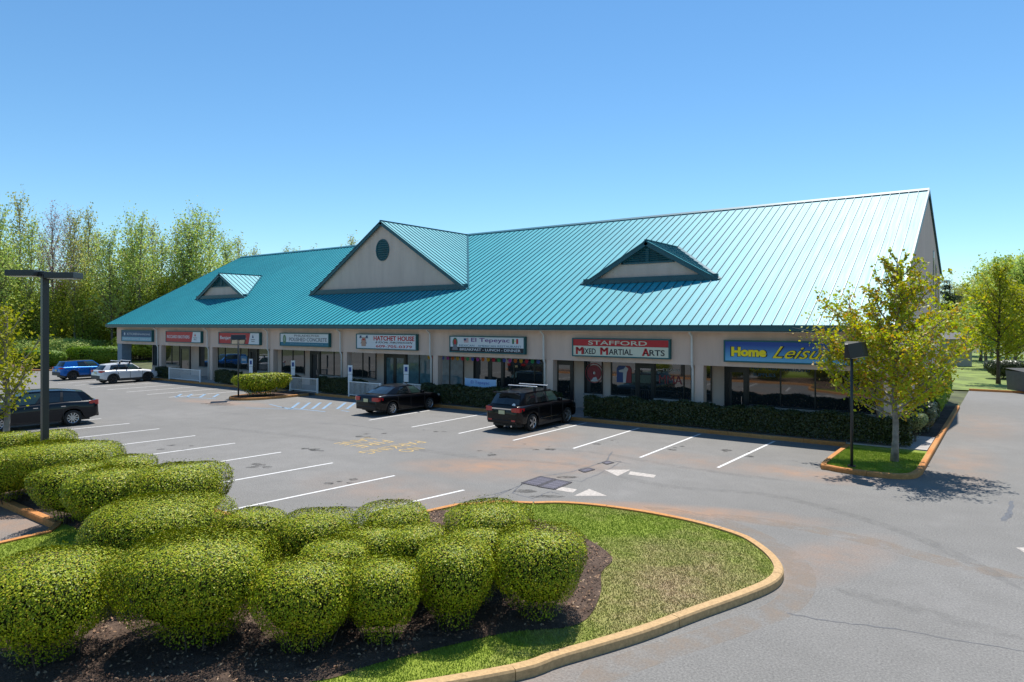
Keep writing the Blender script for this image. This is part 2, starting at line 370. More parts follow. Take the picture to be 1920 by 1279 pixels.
def bush(name, x, y, rx, ry, h, label, seed, n=9000, size=.024, m=None, group=None, rz=0, z0=.32, base=.14, cat="shrub", ragged=.07):
    rg = np.random.default_rng(seed); r = random.Random(seed)
    o = empty(name, (x, y, base), rz, label, cat, group)
    lumps = rg.normal(0, 1, (7, 4))
    C, nn = bush_mesh_pts(rg, n, rx, ry, z0, h, lumps=lumps, depth=ragged, p=3.1 if ragged < .1 else 2)
    C2, nn2 = bush_mesh_pts(rg, n//4, rx*.86, ry*.86, z0+.05, h*.92, depth=.2, lumps=lumps)
    # ragged skirt and stray shoots
    C3, nn3 = bush_mesh_pts(rg, n//12, rx*1.05, ry*1.05, z0-.05, h*1.05, depth=.05, lumps=lumps)
    kk = np.sin(C3[:, 0]*19+seed)*np.sin(C3[:, 1]*17)*np.sin(C3[:, 2]*15) > .12; C3, nn3 = C3[kk], nn3[kk]
    nk = n//16; a4 = rg.uniform(0, 6.283, nk); q4 = np.sqrt(rg.random(nk)); z4 = rg.random(nk)**.8*(z0+.30*h)*(1 if ragged < .1 else 0)+.03; rad = (.42+.42*np.clip(z4/(.45*h), 0, 1))*(.55+.45*q4)
    C4 = np.stack([rad*np.cos(a4)*rx, rad*np.sin(a4)*ry, z4], 1); nn4 = np.stack([np.cos(a4), np.sin(a4), .5+0*a4], 1)
    C = np.concatenate([C, C2, C3, C4]); nn = np.concatenate([nn, nn2, nn3, nn4])
    v, f = leaf_quads(C, nn, size, rg, jit=.36); npmesh("leaves", v, f, m or BUSHL, o)
    q = MB(); nu, nv = 14, 7; ring = []  # solid dark core added inside the leaves to block light and keep sides shaded
    for j in range(nv+1):
        th = math.pi*(.02+.86*j/nv); row = []
        for i in range(nu):
            a = 2*math.pi*i/nu; dx, dy, dz = math.sin(th)*math.cos(a), math.sin(th)*math.sin(a), math.cos(th)
            k_ = (abs(dx)**3+abs(dy)**3+abs(dz)**3)**(-1/3)*.76*r.uniform(.93, 1.03); tp = 1+.33*(dz*k_-.2) if dz*k_ < .2 else 1
            zz_ = math.tanh(1.35*dz*k_)/.874*.95 if dz > 0 else dz*k_; row.append((dx*k_*rx*tp, dy*k_*ry*tp, z0+(h-z0)/2*(1+zz_)))
        ring.append(row)
    q.add([p for w_ in ring for p in w_], [(j*nu+i, j*nu+(i+1) % nu, (j+1)*nu+(i+1) % nu, (j+1)*nu+i) for j in range(nv) for i in range(nu)]+[tuple(range(nu)), tuple(nv*nu+i for i in reversed(range(nu)))])
    (q.build("shade_core", SHADECORE, o) if ragged < .1 else None)
    b = MB()
    for i in range(int(16*max(rx, ry)/.8)):
        a = r.uniform(0, 6.28); q = r.uniform(.05, .5); t = r.uniform(.35, .85); a2 = a+r.uniform(-.5, .5)
        p0 = (rx*q*math.cos(a), ry*q*math.sin(a), -.04); p2 = (rx*t*math.cos(a2), ry*t*math.sin(a2), h*r.uniform(.5, .8))
        p1 = tuple(.5*(u+w_)+r.uniform(-.06, .06) for u, w_ in zip(p0, p2))
        b.tube([p0, p1, p2], [.011, .009, .005], 4)
    b.build("stems", BARKD, o); return o

def tree_geo(seed, H, spread, nleaf, lsize, trunk_r, first=.3, up=.9, nprim=26, lean=.02, clump=.28, bare=.0, top_thin=1.0, multi=1, thin=.45, floor=.0, maple=False):
    r = random.Random(seed); rg = np.random.default_rng(seed); b = MB(); anchors = []
    for k in range(multi):
        hh = H*(1 if k == 0 else r.uniform(.75, .95)); off = (r.uniform(-.5, .5)*.4*(k > 0), r.uniform(-.5, .5)*.4*(k > 0))
        pts = []; rads = []; ns = 10; px = py = 0; lx, ly = r.uniform(-lean, lean)*(1+2*(k > 0)), r.uniform(-lean, lean)*(1+2*(k > 0))
        for i in range(ns+1):
            t = i/ns; z = hh*t; px += r.uniform(-1, 1)*H*.008+lx*hh/ns; py += r.uniform(-1, 1)*H*.008+ly*hh/ns
            pts.append(Vector((off[0]+px, off[1]+py, z))); rads.append(trunk_r*(1-.93*t)**.9*(1.0 if t > .02 else 1.35)+.008)
        b.tube(pts, rads, 7)
        def at(t):
            q = t*ns; i = min(int(q), ns-1); return pts[i].lerp(pts[i+1], q-i), rads[min(int(q), ns)]
        np_ = nprim//multi
        for i in range(np_):
            t = first+(1-first)*(i+r.random())/np_*.97; p, rd = at(t)
            az = i*2.4+r.uniform(-.5, .5)+k
            rel = (t-first)/(1-first); prof = max(floor, (math.sin(math.pi*min(1, (rel*.85+.15)))**.7*.85+.15)*(1-.35*rel*top_thin))
            if maple: prof = min(1, .62+2.4*rel)*max(0, 1-rel)**1.15+.11
            L = spread*prof*r.uniform(.7, 1.12); e = up*r.uniform(.7, 1.25)+rel*.45
            d = Vector((math.cos(az)*math.cos(e), math.sin(az)*math.cos(e), math.sin(e)))
            q = p.copy(); bp = [q.copy()]; n2 = 4
            for j in range(n2):
                d = (d+Vector((r.uniform(-.2, .2), r.uniform(-.2, .2), r.uniform(-.05, .22)))).normalized(); q = q+d*L/n2; bp.append(q.copy())
            br = min(rd*.55, trunk_r*.4)
            b.tube(bp, [br*(1-.8*j/n2)+.004 for j in range(n2+1)], 5, cap=False)
            for j in range(1, n2+1):
                anchors.append((bp[j], L*.16)); anchors.append((bp[j-1].lerp(bp[j], .5), L*.14))
                for s_ in range(2):
                    d2 = (d+Vector((r.uniform(-1, 1), r.uniform(-1, 1), r.uniform(-.2, .8)))).normalized(); L2 = L*r.uniform(.18, .4)
                    e2 = bp[j]+d2*L2; b.tube([bp[j], bp[j].lerp(e2, .5)+Vector((0, 0, L2*.05)), e2], [br*.35+.002, br*.2+.002, .003], 4, cap=False)
                    anchors.append((e2, L*.11)); anchors.append((bp[j].lerp(e2, .55), L*.11))
    A = np.array([tuple(a[0]) for a in anchors]); S = np.array([a[1] for a in anchors])*clump/.28
    wgt = rg.uniform(.1, 1, len(A))**1.5*S**1.3*(1-thin*np.clip(A[:, 2]/H, 0, 1)**2); wgt /= wgt.sum(); idx = rg.choice(len(A), nleaf, p=wgt)
    C = A[idx]+rg.normal(0, 1, (nleaf, 3))*S[idx][:, None]*np.array([1, 1, .85])
    C = C[C[:, 2] > .35]; nn = np.zeros_like(C); nn[:, 2] = .6
    v, f = leaf_quads(C, nn, lsize, rg, aspect=.7, jit=1.0)
    return b, v, f
def make_tree(name, label, cat, loc, leafm, barkm, group=None, rz=0, **kw):
    b, v, f = tree_geo(**kw); o = empty(name, loc, rz, label, cat, group)
    b.build("trunk", barkm, o, smooth=True); npmesh("crown", v, f, leafm, o); return o

# ============================================================ GROUND
def sheet(name, pts, z, m, kind='structure', th=0):
    b = MB(); b.poly([(x, y, z) for x, y in pts]); o = b.build(name, m); tag(o, kind=kind); return o
WOODF = mat("woodland_floor", (.075, .085, .03), rough=.95, var=.5, scale=.6)
sheet("ground", [(-900, -900), (900, -900), (900, 900), (-900, 900)], -.06, WOODF)
sheet("parking_lot", [(-84, -30), (60, -30), (60, 57), (-2.2, 57), (-2.2, 28.5), (-66, 28.5), (-70, 34), (-84, 30)], 0.0, ASPH)
LAWN = mat("back_lawn", (.15, .20, .035), rough=.9, var=.45, scale=.5, bump=.6, bscale=12)
sheet("lawn", [(-16, 57.2), (60, 57.2), (60, 130), (-16, 130)], .03, LAWN)
sheet("lawn", [(-110, 29), (-84.2, 29), (-70, 34.3), (-67, 60), (-110, 60)], .0, WOODF)

def smooth_loop(pts, closed=True, n=6):
    out = []; m = len(pts)
    for i in range(m if closed else m-1):
        p0, p1, p2, p3 = [Vector(pts[(i+k) % m]) if closed else Vector(pts[max(0, min(m-1, i+k))]) for k in (-1, 0, 1, 2)]
        for j in range(n):
            t = j/n; out.append(tuple(.5*((2*p1)+(-p0+p2)*t+(2*p0-5*p1+4*p2-p3)*t*t+(-p0+3*p1-3*p2+p3)*t**3)))
    if not closed: out.append(tuple(pts[-1]))
    return out
def kerb_strip(name, line, wid=.17, h=.15, side=1, joints=3.0, label=None):
    """kerb stones along a polyline; side=+1 puts the width to the left of the walking direction"""
    b = MB(); P = [Vector((*p, 0)) for p in line]
    prof = [(0, 0), (0, h-.03), (.02, h), (wid, h), (wid, 0)]
    acc = 0; seg = [P[0]]
    segs = []
    for i in range(1, len(P)):
        d = (P[i]-P[i-1]).length
        while acc+d >= joints:
            t = (joints-acc)/d; q = P[i-1].lerp(P[i], t); P[i-1] = q; seg.append(q.copy()); segs.append(seg); seg = [q.copy()]
            d = (P[i]-q).length; acc = 0
        acc += d; seg.append(P[i].copy())
    segs.append(seg)
    for sg in segs:
        clean = [sg[0]]
        for q in sg[1:]:
            if (q-clean[-1]).length > .03: clean.append(q)
        if len(clean) < 2: continue
        d0 = (clean[1]-clean[0]).normalized(); clean[0] = clean[0]+d0*.006; d1 = (clean[-1]-clean[-2]).normalized(); clean[-1] = clean[-1]-d1*.006
        rows = []
        for i, q in enumerate(clean):
            d = (clean[min(i+1, len(clean)-1)]-clean[max(i-1, 0)]).normalized(); nrm = Vector((-d.y, d.x, 0))*side
            rows.append([q+nrm*a+Vector((0, 0, z-.02 if z == 0 else z)) for a, z in prof])
        k = len(prof); vs = [v for r_ in rows for v in r_]; fs = []
        for i in range(len(rows)-1):
            for j in range(k-1): fs.append((i*k+j, (i+1)*k+j, (i+1)*k+j+1, i*k+j+1))
        fs.append(tuple(range(k))); fs.append(tuple((len(rows)-1)*k+j for j in reversed(range(k))))
        b.add(vs, fs)
    o = b.build(name, KERB); tag(o, kind='structure'); return o

# foreground island: kerb outline from the photograph, on the level of the lot
near = [(-14.5, -4.5), (-11.3, -.2), (-8.3, 3.2), G(905, 1290), G(1060, 1247), G(1205, 1203), G(1310, 1163), G(1400, 1130), G(1450, 1108)]
nose = [G(1468, 1090), G(1467, 1072), G(1450, 1050), G(1420, 1027), G(1390, 1012), G(1330, 993), G(1270, 979), G(1200, 966), G(1120, 955), G(1050, 950), G(1000, 951)]
outer = smooth_loop(near+nose, closed=False, n=5)
left = [(-10.6, 14.0), (-11.3, 13.1), (-11.6, 11.8), (-11.7, 10.2), (-12.3, 9.5), (-13.3, 9.3), (-40, 9.3), (-41, 8.6), (-41, 7.2), (-40, 6.5), (-17.6, 6.45), (-17.1, 6.1), (-17.0, 4.5), (-17.0, -4.5)]
outer_all = outer+left
kerb_strip("kerb", outer, side=1)
kerb_strip("kerb", [outer[-1]]+left, side=1)
o = MB(); o.poly([(x, y, .11) for x, y in outer_all]); gi = o.build("verge", GSOIL); tag(gi, kind='structure')
# mulch bed, gently mounded
bed = [G(1128, 1085), G(1125, 1130), G(1085, 1185), G(960, 1200), G(860, 1222), G(700, 1262), G(560, 1300), (-9.6, 2.9), (-11.8, 2.3), (-13.4, 3.3), (-15.6, 5.2), (-16.8, 6.6),
       (-38, 6.75), (-39.5, 8), (-38, 9.1), (-12.6, 9.1), (-11.45, 9.9), (-11.3, 12.4), (-9.8, 13.2), (-7.6, 12.8), (-6.3, 12.0)]
bedl = smooth_loop(bed, True, 4)
def mulch_sheet(name, loop, z):
    m_ = MB(); m_.poly([(x, y, z) for x, y in loop]); xs = [p[0] for p in loop]; ys = [p[1] for p in loop]; st = .16
    nx, ny = int((max(xs)-min(xs))/st)+1, int((max(ys)-min(ys))/st)+1
    gx, gy = np.meshgrid(min(xs)+np.arange(nx+1)*st, min(ys)+np.arange(ny+1)*st, indexing='ij')
    k = inside(loop, gx.ravel(), gy.ravel()).reshape(gx.shape); rg = np.random.default_rng(2)
    gz = z+.018+.03*np.sin(gx*1.3)*np.sin(gy*1.7)+rg.uniform(-.008, .02, gx.shape); gz = np.where(gz < z+.006, z+.006, gz)
    for i in range(1, nx-1):
        for j in range(1, ny-1):
            if k[i:i+2, j:j+2].all():
                m_.poly([(gx[a, c], gy[a, c], gz[a, c] if k[a-1:a+2, c-1:c+2].all() else z+.004) for a, c in ((i, j), (i+1, j), (i+1, j+1), (i, j+1))])
    ob = m_.build(name, MULCH); tag(ob, kind='structure'); return ob


def inside(poly, X, Y):
    n = len(poly); c = np.zeros(len(X), bool); j = n-1
    for i in range(n):
        xi, yi = poly[i]; xj, yj = poly[j]
        if yi != yj:
            k = ((yi > Y) != (yj > Y)) & (X < (xj-xi)*(Y-yi)/(yj-yi)+xi); c ^= k
        j = i
    return c
def grass(name, polys_in, polys_out, bbox, n, z, hmin, hmax, seed, wid=.006):
    rg = np.random.default_rng(seed); X = rg.uniform(bbox[0], bbox[1], n); Y = rg.uniform(bbox[2], bbox[3], n)
    k = np.zeros(n, bool)
    for p in polys_in: k |= inside(p, X, Y)
    for p in polys_out: k &= ~inside(p, X, Y)
    X, Y = X[k], Y[k]; n = len(X); a = rg.uniform(0, 6.28, n); h = rg.uniform(hmin, hmax, n)*(.7+.6*rg.random(n)); wd = wid*rg.uniform(.7, 1.4, n)
    lx, ly = rg.normal(0, .45, n)*h, rg.normal(0, .45, n)*h
    v = np.stack([np.stack([X-np.cos(a)*wd, Y-np.sin(a)*wd, np.full(n, z)], 1), np.stack([X+np.cos(a)*wd, Y+np.sin(a)*wd, np.full(n, z)], 1),
                  np.stack([X+lx, Y+ly, z+h], 1)], 1).reshape(-1, 3)
    o = npmesh(name, v, np.arange(n*3).reshape(-1, 3), GBLADE); tag(o, kind='stuff'); return o
inner = [(x, y) for x, y in outer_all]
from math import hypot
mulch_sheet("mulch_bed", bedl, .122)
def shrink(loop, d):
    out = []; n = len(loop)
    for i in range(n):
        p0, p1, p2 = Vector(loop[i-1]), Vector(loop[i]), Vector(loop[(i+1) % n]); t = (p2-p0)
        if t.length < 1e-6: out.append(loop[i]); continue
        t.normalize(); out.append((p1.x-t.y*d, p1.y+t.x*d))
    return out
gl = shrink(outer_all, .19)
g1 = grass("grass", [gl], [bedl], (-12, -2.8, 2.5, 15.5), 330000, .11, .018, .036, 3)
tag(g1, "short patchy green and straw coloured grass round the foreground island", "grass")
g2 = grass("grass", [gl], [bedl], (-17, -12, 1.0, 7.0), 60000, .11, .02, .045, 4)
tag(g2, "strip of bright green grass at the left edge beside the asphalt", "grass")

# bark chips and dry leaves lying on the mulch
rg = np.random.default_rng(11)
n = 26000; X = rg.uniform(-17, -5, n); Y = rg.uniform(2, 13.5, n); k = inside(bedl, X, Y); X, Y = X[k], Y[k]
C = np.stack([X, Y, np.full(len(X), .165)+rg.uniform(0, .035, len(X))], 1); nn = np.zeros_like(C); nn[:, 2] = 1.2
CHIP = leafmat("bark_chips", [(.05, .03, .022), (.12, .07, .05), (.22, .13, .085), (.32, .20, .12), (.42, .30, .2)], rough=.9, spec=.1, trans=0)
v, f = leaf_quads(C, nn, .026, rg, .5, .5); o = npmesh("bark_mulch", v, f, CHIP)
tag(o, "brown bark chips and dry leaves covering the bed under the shrubs", "bark chips", kind='stuff')

# ------------------------------------------------------------ shrubs of the foreground
sh = [  # px, py of the crown's top middle, half width px, height, label
 (1012, 1008, 92, 1.22, "broad clipped shrub at the right end of the foreground bed"),
 (852, 1033, 76, 1.15, "round clipped shrub just left of the bed's rightmost shrub"),
 (916, 958, 84, 1.25, "clipped shrub at the back of the bed nearest the drain grate"),
 (736, 958, 74, 1.2, "yellowish dome shrub at the back of the bed left of the one by the grate"),
 (592, 972, 80, 1.15, "low clipped shrub at the back beside the gap showing asphalt"),
 (480, 968, 66, 1.15, "small dark topped shrub right behind the largest shrub mass"),
 (290, 952, 135, 1.35, "large dome shrub behind the biggest front shrub, touching the orange kerb corner"),
 (372, 1030, 148, 1.3, "biggest clipped shrub at the front of the bed, left of centre"),
 (88, 1062, 125, 1.25, "shrub in the lower left corner beside the grass strip"),
 (572, 1068, 100, 1.1, "bright green front shrub with bare stems, in the middle of the bed"),
 (718, 1068, 74, 1.05, "front shrub with a ragged brown right side, beside the bright green one"),
 (630, 1028, 68, 1.15, "small brownish topped shrub behind the bright green front shrub"),
 (700, 1003, 66, 1.1, "low shrub filling the middle of the bed behind the ragged one"),
 (782, 1000, 62, 1.1, "low shrub in the middle of the bed behind the round one"),
 (895, 1003, 66, 1.1, "low shrub squeezed behind the rightmost pair of shrubs"),
 (342, 880, 86, 1.35, "round ended shrub at the near end of the planter strip by the parking lines"),
 (212, 888, 76, 1.3, "shrub on the planter strip joined to the left of the round ended one"),
 (132, 880, 58, 1.25, "narrow olive shrub on the planter strip before the joined pair"),
 (238, 862, 52, 1.2, "small reddish topped shrub on the far side of the planter strip"),
 (112, 838, 104, 1.35, "wide shrub on the planter strip in front of the tall double lamp post"),
 (10, 848, 70, 1.3, "shrub cut by the left picture edge on the planter strip"),
 (88, 812, 48, 1.2, "far shrub right at the foot of the double lamp post"),
 (14, 816, 42, 1.2, "far shrub under the young tree at the left edge"),
]
for i, (px, py, hw, h, lab) in enumerate(sh):
    h *= 1.08 if i < 15 else 1.0
    zt = h+.10; x, y = G(px, py+6, zt-.12); d = (CH-zt)*1280/(py+6-606); rx = hw*d/1280
    ry = rx*.85 if rx > 1.0 else rx
    far = d > 14
    bush("clipped_shrub", x, y, rx*1.0, ry*1.06, h, lab, 100+i, n=int((34000 if not far else 20000)*max(.45, rx*ry/.9)), size=.0155 if not far else .020,
         group="clipped evergreen shrubs on the foreground beds", rz=YAW, z0=.10 if not far else .04)

# ============================================================ MARKINGS
def paint(name, pts, m, z=.004, kind='structure'):
    b = MB(); b.poly([(x, y, z) for x, y in pts]); o = b.build(name, m); tag(o, kind=kind); return o
def stripe(p, q, w_=.1):
    p, q = Vector((*p, 0)), Vector((*q, 0)); d = (q-p).normalized(); s = Vector((-d.y, d.x, 0))*w_/2
    return [(p+s), (q+s), (q-s), (p-s)]
b = MB()
def addstripe(p, q, w_=.1):
    b.poly([(v.x, v.y, .004) for v in stripe(p, q, w_)])
for px, py in ((190, 785), (243, 794), (299, 804), (366, 817), (441, 831), (527, 848), (624, 868), (740, 892)):
    x, y = G(px, py); addstripe((x, y), (x-.55, 9.55))
addstripe(G(870, 919), G(700, 958))
for k in range(1, 9):
    x = -36.1-2.95*k; addstripe((x, 15.3), (x-.5, 9.55))
for (a, c) in (((1346, 877), (1505, 808)), ((1200, 858), (1380, 784)), ((1075, 841), (1222, 790)), ((962, 826), (1102, 791)), ((860, 813), (985, 780)), ((772, 801), (915, 772)), ((692, 788), (845, 760))):
    p, q = G(*a), G(*c); addstripe(p, (p[0]+(q[0]-p[0])*.3-.0, 28.1))
for k in range(7):
    x = -43-2.8*k; addstripe((x, 22.2), (x, 28.1))
o = b.build("parking_stripes", WPAINT); tag(o, kind='structure')
WWORN = mat("road_paint_worn", (.40, .36, .32), rough=.85, var=.28, scale=12)
paint("arrow_marking", [G(1133, 881), G(1182, 881), G(1158, 893)], WWORN)
paint("arrow_marking", [G(1182, 884), G(1230, 891), G(1226, 896), G(1178, 890)], WWORN)
paint("arrow_marking", [G(1052, 913), G(1082, 918), G(1074, 924), G(1042, 919)], WWORN)
paint("arrow_marking", [G(1076, 930), G(1138, 930), G(1105, 917)], WWORN)
paint("arrow_marking", [G(1905, 1027), G(1925, 1027), G(1930, 1042)], WWORN)
for i, (t, xx, wd) in enumerate((("NO", -17.95, .9), ("PARKING", -18.85, 3.0), ("FIRE", -20.0, 1.7), ("LANE", -20.95, 1.7))):
    o = text_mesh("fire_lane_text", t, YPAINT, width=wd, height=.66, offset=-.01, extrude=.0005)
    o.location = (xx, 18.3, .005); o.rotation_euler = (0, 0, R(-90)); tag(o, kind='structure')
# blue accessible-bay hatching, worn
b = MB()
def bs(a, c, w_=.12): b.poly([(v.x, v.y, .004) for v in stripe(G(*a), G(*c), w_)])
for x0 in (545, 565, 585, 605, 632, 650): bs((x0, 767), (x0+16, 755), .16)
bs((528, 764), (610, 772)); bs((505, 758), (545, 768), .1); bs((460, 765), (560, 768), .08); bs((655, 772), (640, 770), .1)
for x0 in (330, 350, 375, 400): bs((x0, 745), (x0+10, 739), .16)
bs((325, 743), (405, 748), .1)
o = b.build("blue_bay_marking", BPAINT); tag(o, kind='structure')
# dust bands and tyre marks: thin, half transparent films on the asphalt
def film(name, rgb, alpha, sc_):
    m = mat(name, rgb, rough=.9, spec=.1); n, l = N(m); v = n.new("ShaderNodeTexCoord").outputs["Object"]
    a = noise(n, l, v, sc_, 6, .7); l.new(rng_(n, l, a, .38, .72, 0, alpha), n["Principled BSDF"].inputs["Alpha"]); return m
FDUST = film("dust_film", (.33, .26, .20), .55, 2.2); FTYRE = film("tyre_film", (.07, .07, .07), .16, 3.5)
def band(name, px, w_, m, z):
    P = smooth_loop([G(*p) for p in px], False, 8); b_ = MB(); n = len(P)
    for k, (a0, a1) in enumerate(((-1, -.5), (-.5, .5), (.5, 1))):
        for i in range(n-1):
            def off(i_, t):
                d = (Vector(P[min(i_+1, n-1)])-Vector(P[max(i_-1, 0)])).normalized(); e = min(1, i_/3, (n-1-i_)/3)
                return (P[i_][0]-d.y*t*w_/2*e, P[i_][1]+d.x*t*w_/2*e, z)
            b_.poly([off(i, a0), off(i+1, a0), off(i+1, a1), off(i, a1)])
    o_ = b_.build(name, m); tag(o_, kind='structure')
band("dust_band", [(1330, 965), (1480, 985), (1620, 1012), (1760, 1050), (1925, 1085)], .55, FDUST, .0012)
band("dust_band", [(1205, 950), (1340, 975), (1440, 1015), (1500, 1070), (1480, 1130), (1380, 1175), (1230, 1225), (1080, 1279)], .5, FDUST, .0014)
band("tyre_marks", [(880, 860), (1060, 870), (1240, 910), (1450, 930), (1700, 1000), (1925, 1110)], .35, FTYRE, .0016)
band("tyre_marks", [(900, 838), (1090, 846), (1290, 878), (1500, 905)], .35, FTYRE, .0018)
band("tyre_marks", [(380, 800), (600, 822), (820, 848), (900, 860)], .5, FTYRE, .002)
band("tyre_marks", [(1560, 1100), (1700, 1140), (1925, 1200)], .4, FTYRE, .0018)
0 and band("tyre_marks", [(1850, 760), (1800, 850), (1810, 950), (1900, 1100)], .45, FTYRE, .0021)
rr_ = random.Random(4); b = MB()
for px, py in ((915, 850), (1010, 838), (1130, 828), (1255, 838), (1385, 850), (700, 815), (600, 845), (500, 872), (640, 905), (330, 838), (820, 805)):
    for q in range(4):
        x, y = G(px+rr_.uniform(-30, 30), py+rr_.uniform(-6, 6)); e = rr_.uniform(.05, .22)
        b.poly([(x+e*math.cos(t)*rr_.uniform(.7, 1.2), y+e*math.sin(t)*rr_.uniform(.7, 1.2), .0026) for t in [k*.7 for k in range(9)]])
o = b.build("oil_stains", film("oil_film", (.03, .03, .03), .8, 5)); tag(o, kind='structure')
# drain grates
def grate(c4, label, bars=9):
    P = [Vector((*G(*p), 0)) for p in c4]; c = sum(P, Vector())/4; o = empty("drain_grate", c, 0, label, "drain grate")
    P = [p-c for p in P]; b = MB()
    for i in range(4):
        p, q = P[i], P[(i+1) % 4]; b.beam((p.x, p.y, .008), (q.x, q.y, .008), .07, .016)
    b.build("frame", IRON, o); b = MB()
    for i in range(bars):
        t = (i+.5)/bars; p = P[0].lerp(P[3], t); q = P[1].lerp(P[2], t); b.beam((p.x, p.y, .007), (q.x, q.y, .007), .035, .012)
    for t in (.25, .5, .75):
        p = P[0].lerp(P[1], t); q = P[3].lerp(P[2], t); b.beam((p.x, p.y, .006), (q.x, q.y, .006), .03, .010)
    b.build("bars", mat("grate_bar", (.15, .14, .17), rough=.6, metal=.3), o)
    b = MB(); b.poly([(p.x, p.y, .003) for p in P]); b.build("well", mat("drain_dark", (.004, .004, .006), rough=1), o)
grate([(979, 906), (1013, 894), (1041, 899), (1008, 912)], "left half of the large storm drain grate beside the island")
grate([(1010, 913), (1043, 900), (1071, 905), (1040, 918)], "right half of the large storm drain grate nearer the white rectangle")
grate([(1086, 882), (1104, 878), (1114, 881), (1096, 886)], "small square grate between the large drain and the white triangle", 5)
grate([(1130, 868), (1140, 865), (1150, 868), (1138, 871)], "smallest farthest square grate by the tar seam", 5)
b = MB()
def tar(pts, w_=.05):
    W = [Vector((*G(*p), .0025)) for p in pts]
    W2 = []
    r = random.Random(len(pts)*7+pts[0][0])
    for i in range(len(W)-1):
        for j in range(5):
            q = W[i].lerp(W[i+1], j/5); W2.append(q+Vector((r.uniform(-.03, .03), r.uniform(-.03, .03), 0)))
    W2.append(W[-1])
    for i in range(len(W2)-1):
        wd = w_*r.uniform(.6, 1.3); b.poly([(v.x, v.y, .0025) for v in stripe(W2[i][:2], W2[i+1][:2], wd)])
tar([(760, 985), (820, 965), (905, 940), (975, 910), (1015, 893), (1070, 885), (1115, 872), (1140, 862), (1148, 847)])
tar([(833, 951), (905, 932), (960, 918)], .05)
tar([(1120, 870), (1165, 865), (1152, 874), (1120, 890), (1088, 903), (1065, 900)], .04)
tar([(1150, 864), (1184, 870)], .035)
tar([(980, 905), (960, 925), (1000, 935), (1030, 922), (1050, 926)], .04)
tar([(1478, 1150), (1545, 1163), (1610, 1171), (1690, 1181)], .035); tar([(1690, 1181), (1800, 1203), (1925, 1222)], .018)
tar([(1898, 940), (1893, 962), (1882, 977)], .12)
tar([(590, 793), (660, 797), (720, 806)], .03); tar([(400, 772), (470, 778)], .03)
o = b.build("tar_seams", TAR); tag(o, kind='structure')
b = MB()
for c, a, e in (((1064, 895), .35, .16), ((1026, 931), .5, .14), ((985, 921), .35, .2), ((648, 952), .35, .12), ((404, 757), .9, .3), ((415, 759.5), .8, .25)):
    x, y = G(*c); b.poly([(x+RX*a*math.cos(t)+FX*e*math.sin(t), y+RY*a*math.cos(t)+FY*e*math.sin(t), .0032) for t in [k*.52 for k in range(12)]])
o = b.build("oil_stains", film("damp_film", (.05, .048, .045), .85, 6)); tag(o, kind='structure')

# ============================================================ ISLANDS BY THE SHOPS, WALK
walk = MB(); walk.box(-68, -2.35, 28.6, 32.0, -.05, .14); o = walk.build("walkway", CONC); tag(o, kind='structure')
kerb_strip("kerb", [(-66, 28.42), (-39.6, 28.42)], side=1)
kerb_strip("kerb", [(-36.5, 28.42), (-5.0, 28.42)], side=1)
fin = smooth_loop([(-39.6, 28.0), (-39.7, 25.5), (-39.4, 24.3), (-38.6, 23.7), (-37.6, 23.9), (-36.9, 25), (-36.6, 28.0)], False, 5)
kerb_strip("kerb", fin, side=1)
o = MB(); o.poly([(x, y, .125) for x, y in fin]+[(-36.6, 28.5, .125), (-39.6, 28.5, .125)]); o = o.build("mulch_bed", MULCH); tag(o, kind='structure')
bush("wide_shrub", -38.2, 25.6, 1.75, 1.05, 1.4, "wide clipped shrub round the small lamp post on the middle island", 301, n=9000, size=.045, rz=R(62), z0=.12)
ri = [(-4.95, 28.2), (-4.95, 24.1), (-4.6, 23.55), (-3.8, 23.35), (-2.8, 23.4), (-2.3, 23.8), (-2.15, 24.6), (-2.15, 45.0)]
ril = smooth_loop(ri[:-1], False, 5)+[ri[-1]]
kerb_strip("kerb", ril, side=1)
o = MB(); o.poly([(x, y, .12) for x, y in ril[:-1]]+[(-2.15, 28.45, .12), (-4.95, 28.45, .12)]); o = o.build("verge", GSOIL); tag(o, kind='structure')
g3 = grass("grass", [[(x, y) for x, y in shrink(ril[:-1]+[(-2.2, 28.0), (-4.8, 28.0)], .19)]], [], (-5, -2.1, 23.3, 28.4), 60000, .12, .02, .04, 6)
tag(g3, "green grass on the small corner island under the maple tree", "grass")
o = MB(); o.box(-3.8, -2.3, 32, 44.9, -.05, .12); o = o.build("side_bed", MULCH); tag(o, kind='structure')

# ============================================================ BUILDING
BX0, BX1 = -67.6, -3.5; YE = 29.25; ZE = 4.62; SL = (11.94-4.62)/(43.1-29.25); YR = 43.1; ZR = 11.94; YB = 51.2; ZB = 8.0
def zmain(y): return ZE+SL*(y-YE)
bld = empty("shop_building", (0, 0, 0), 0, "long single storey row of shops under a teal standing seam metal roof", "building")
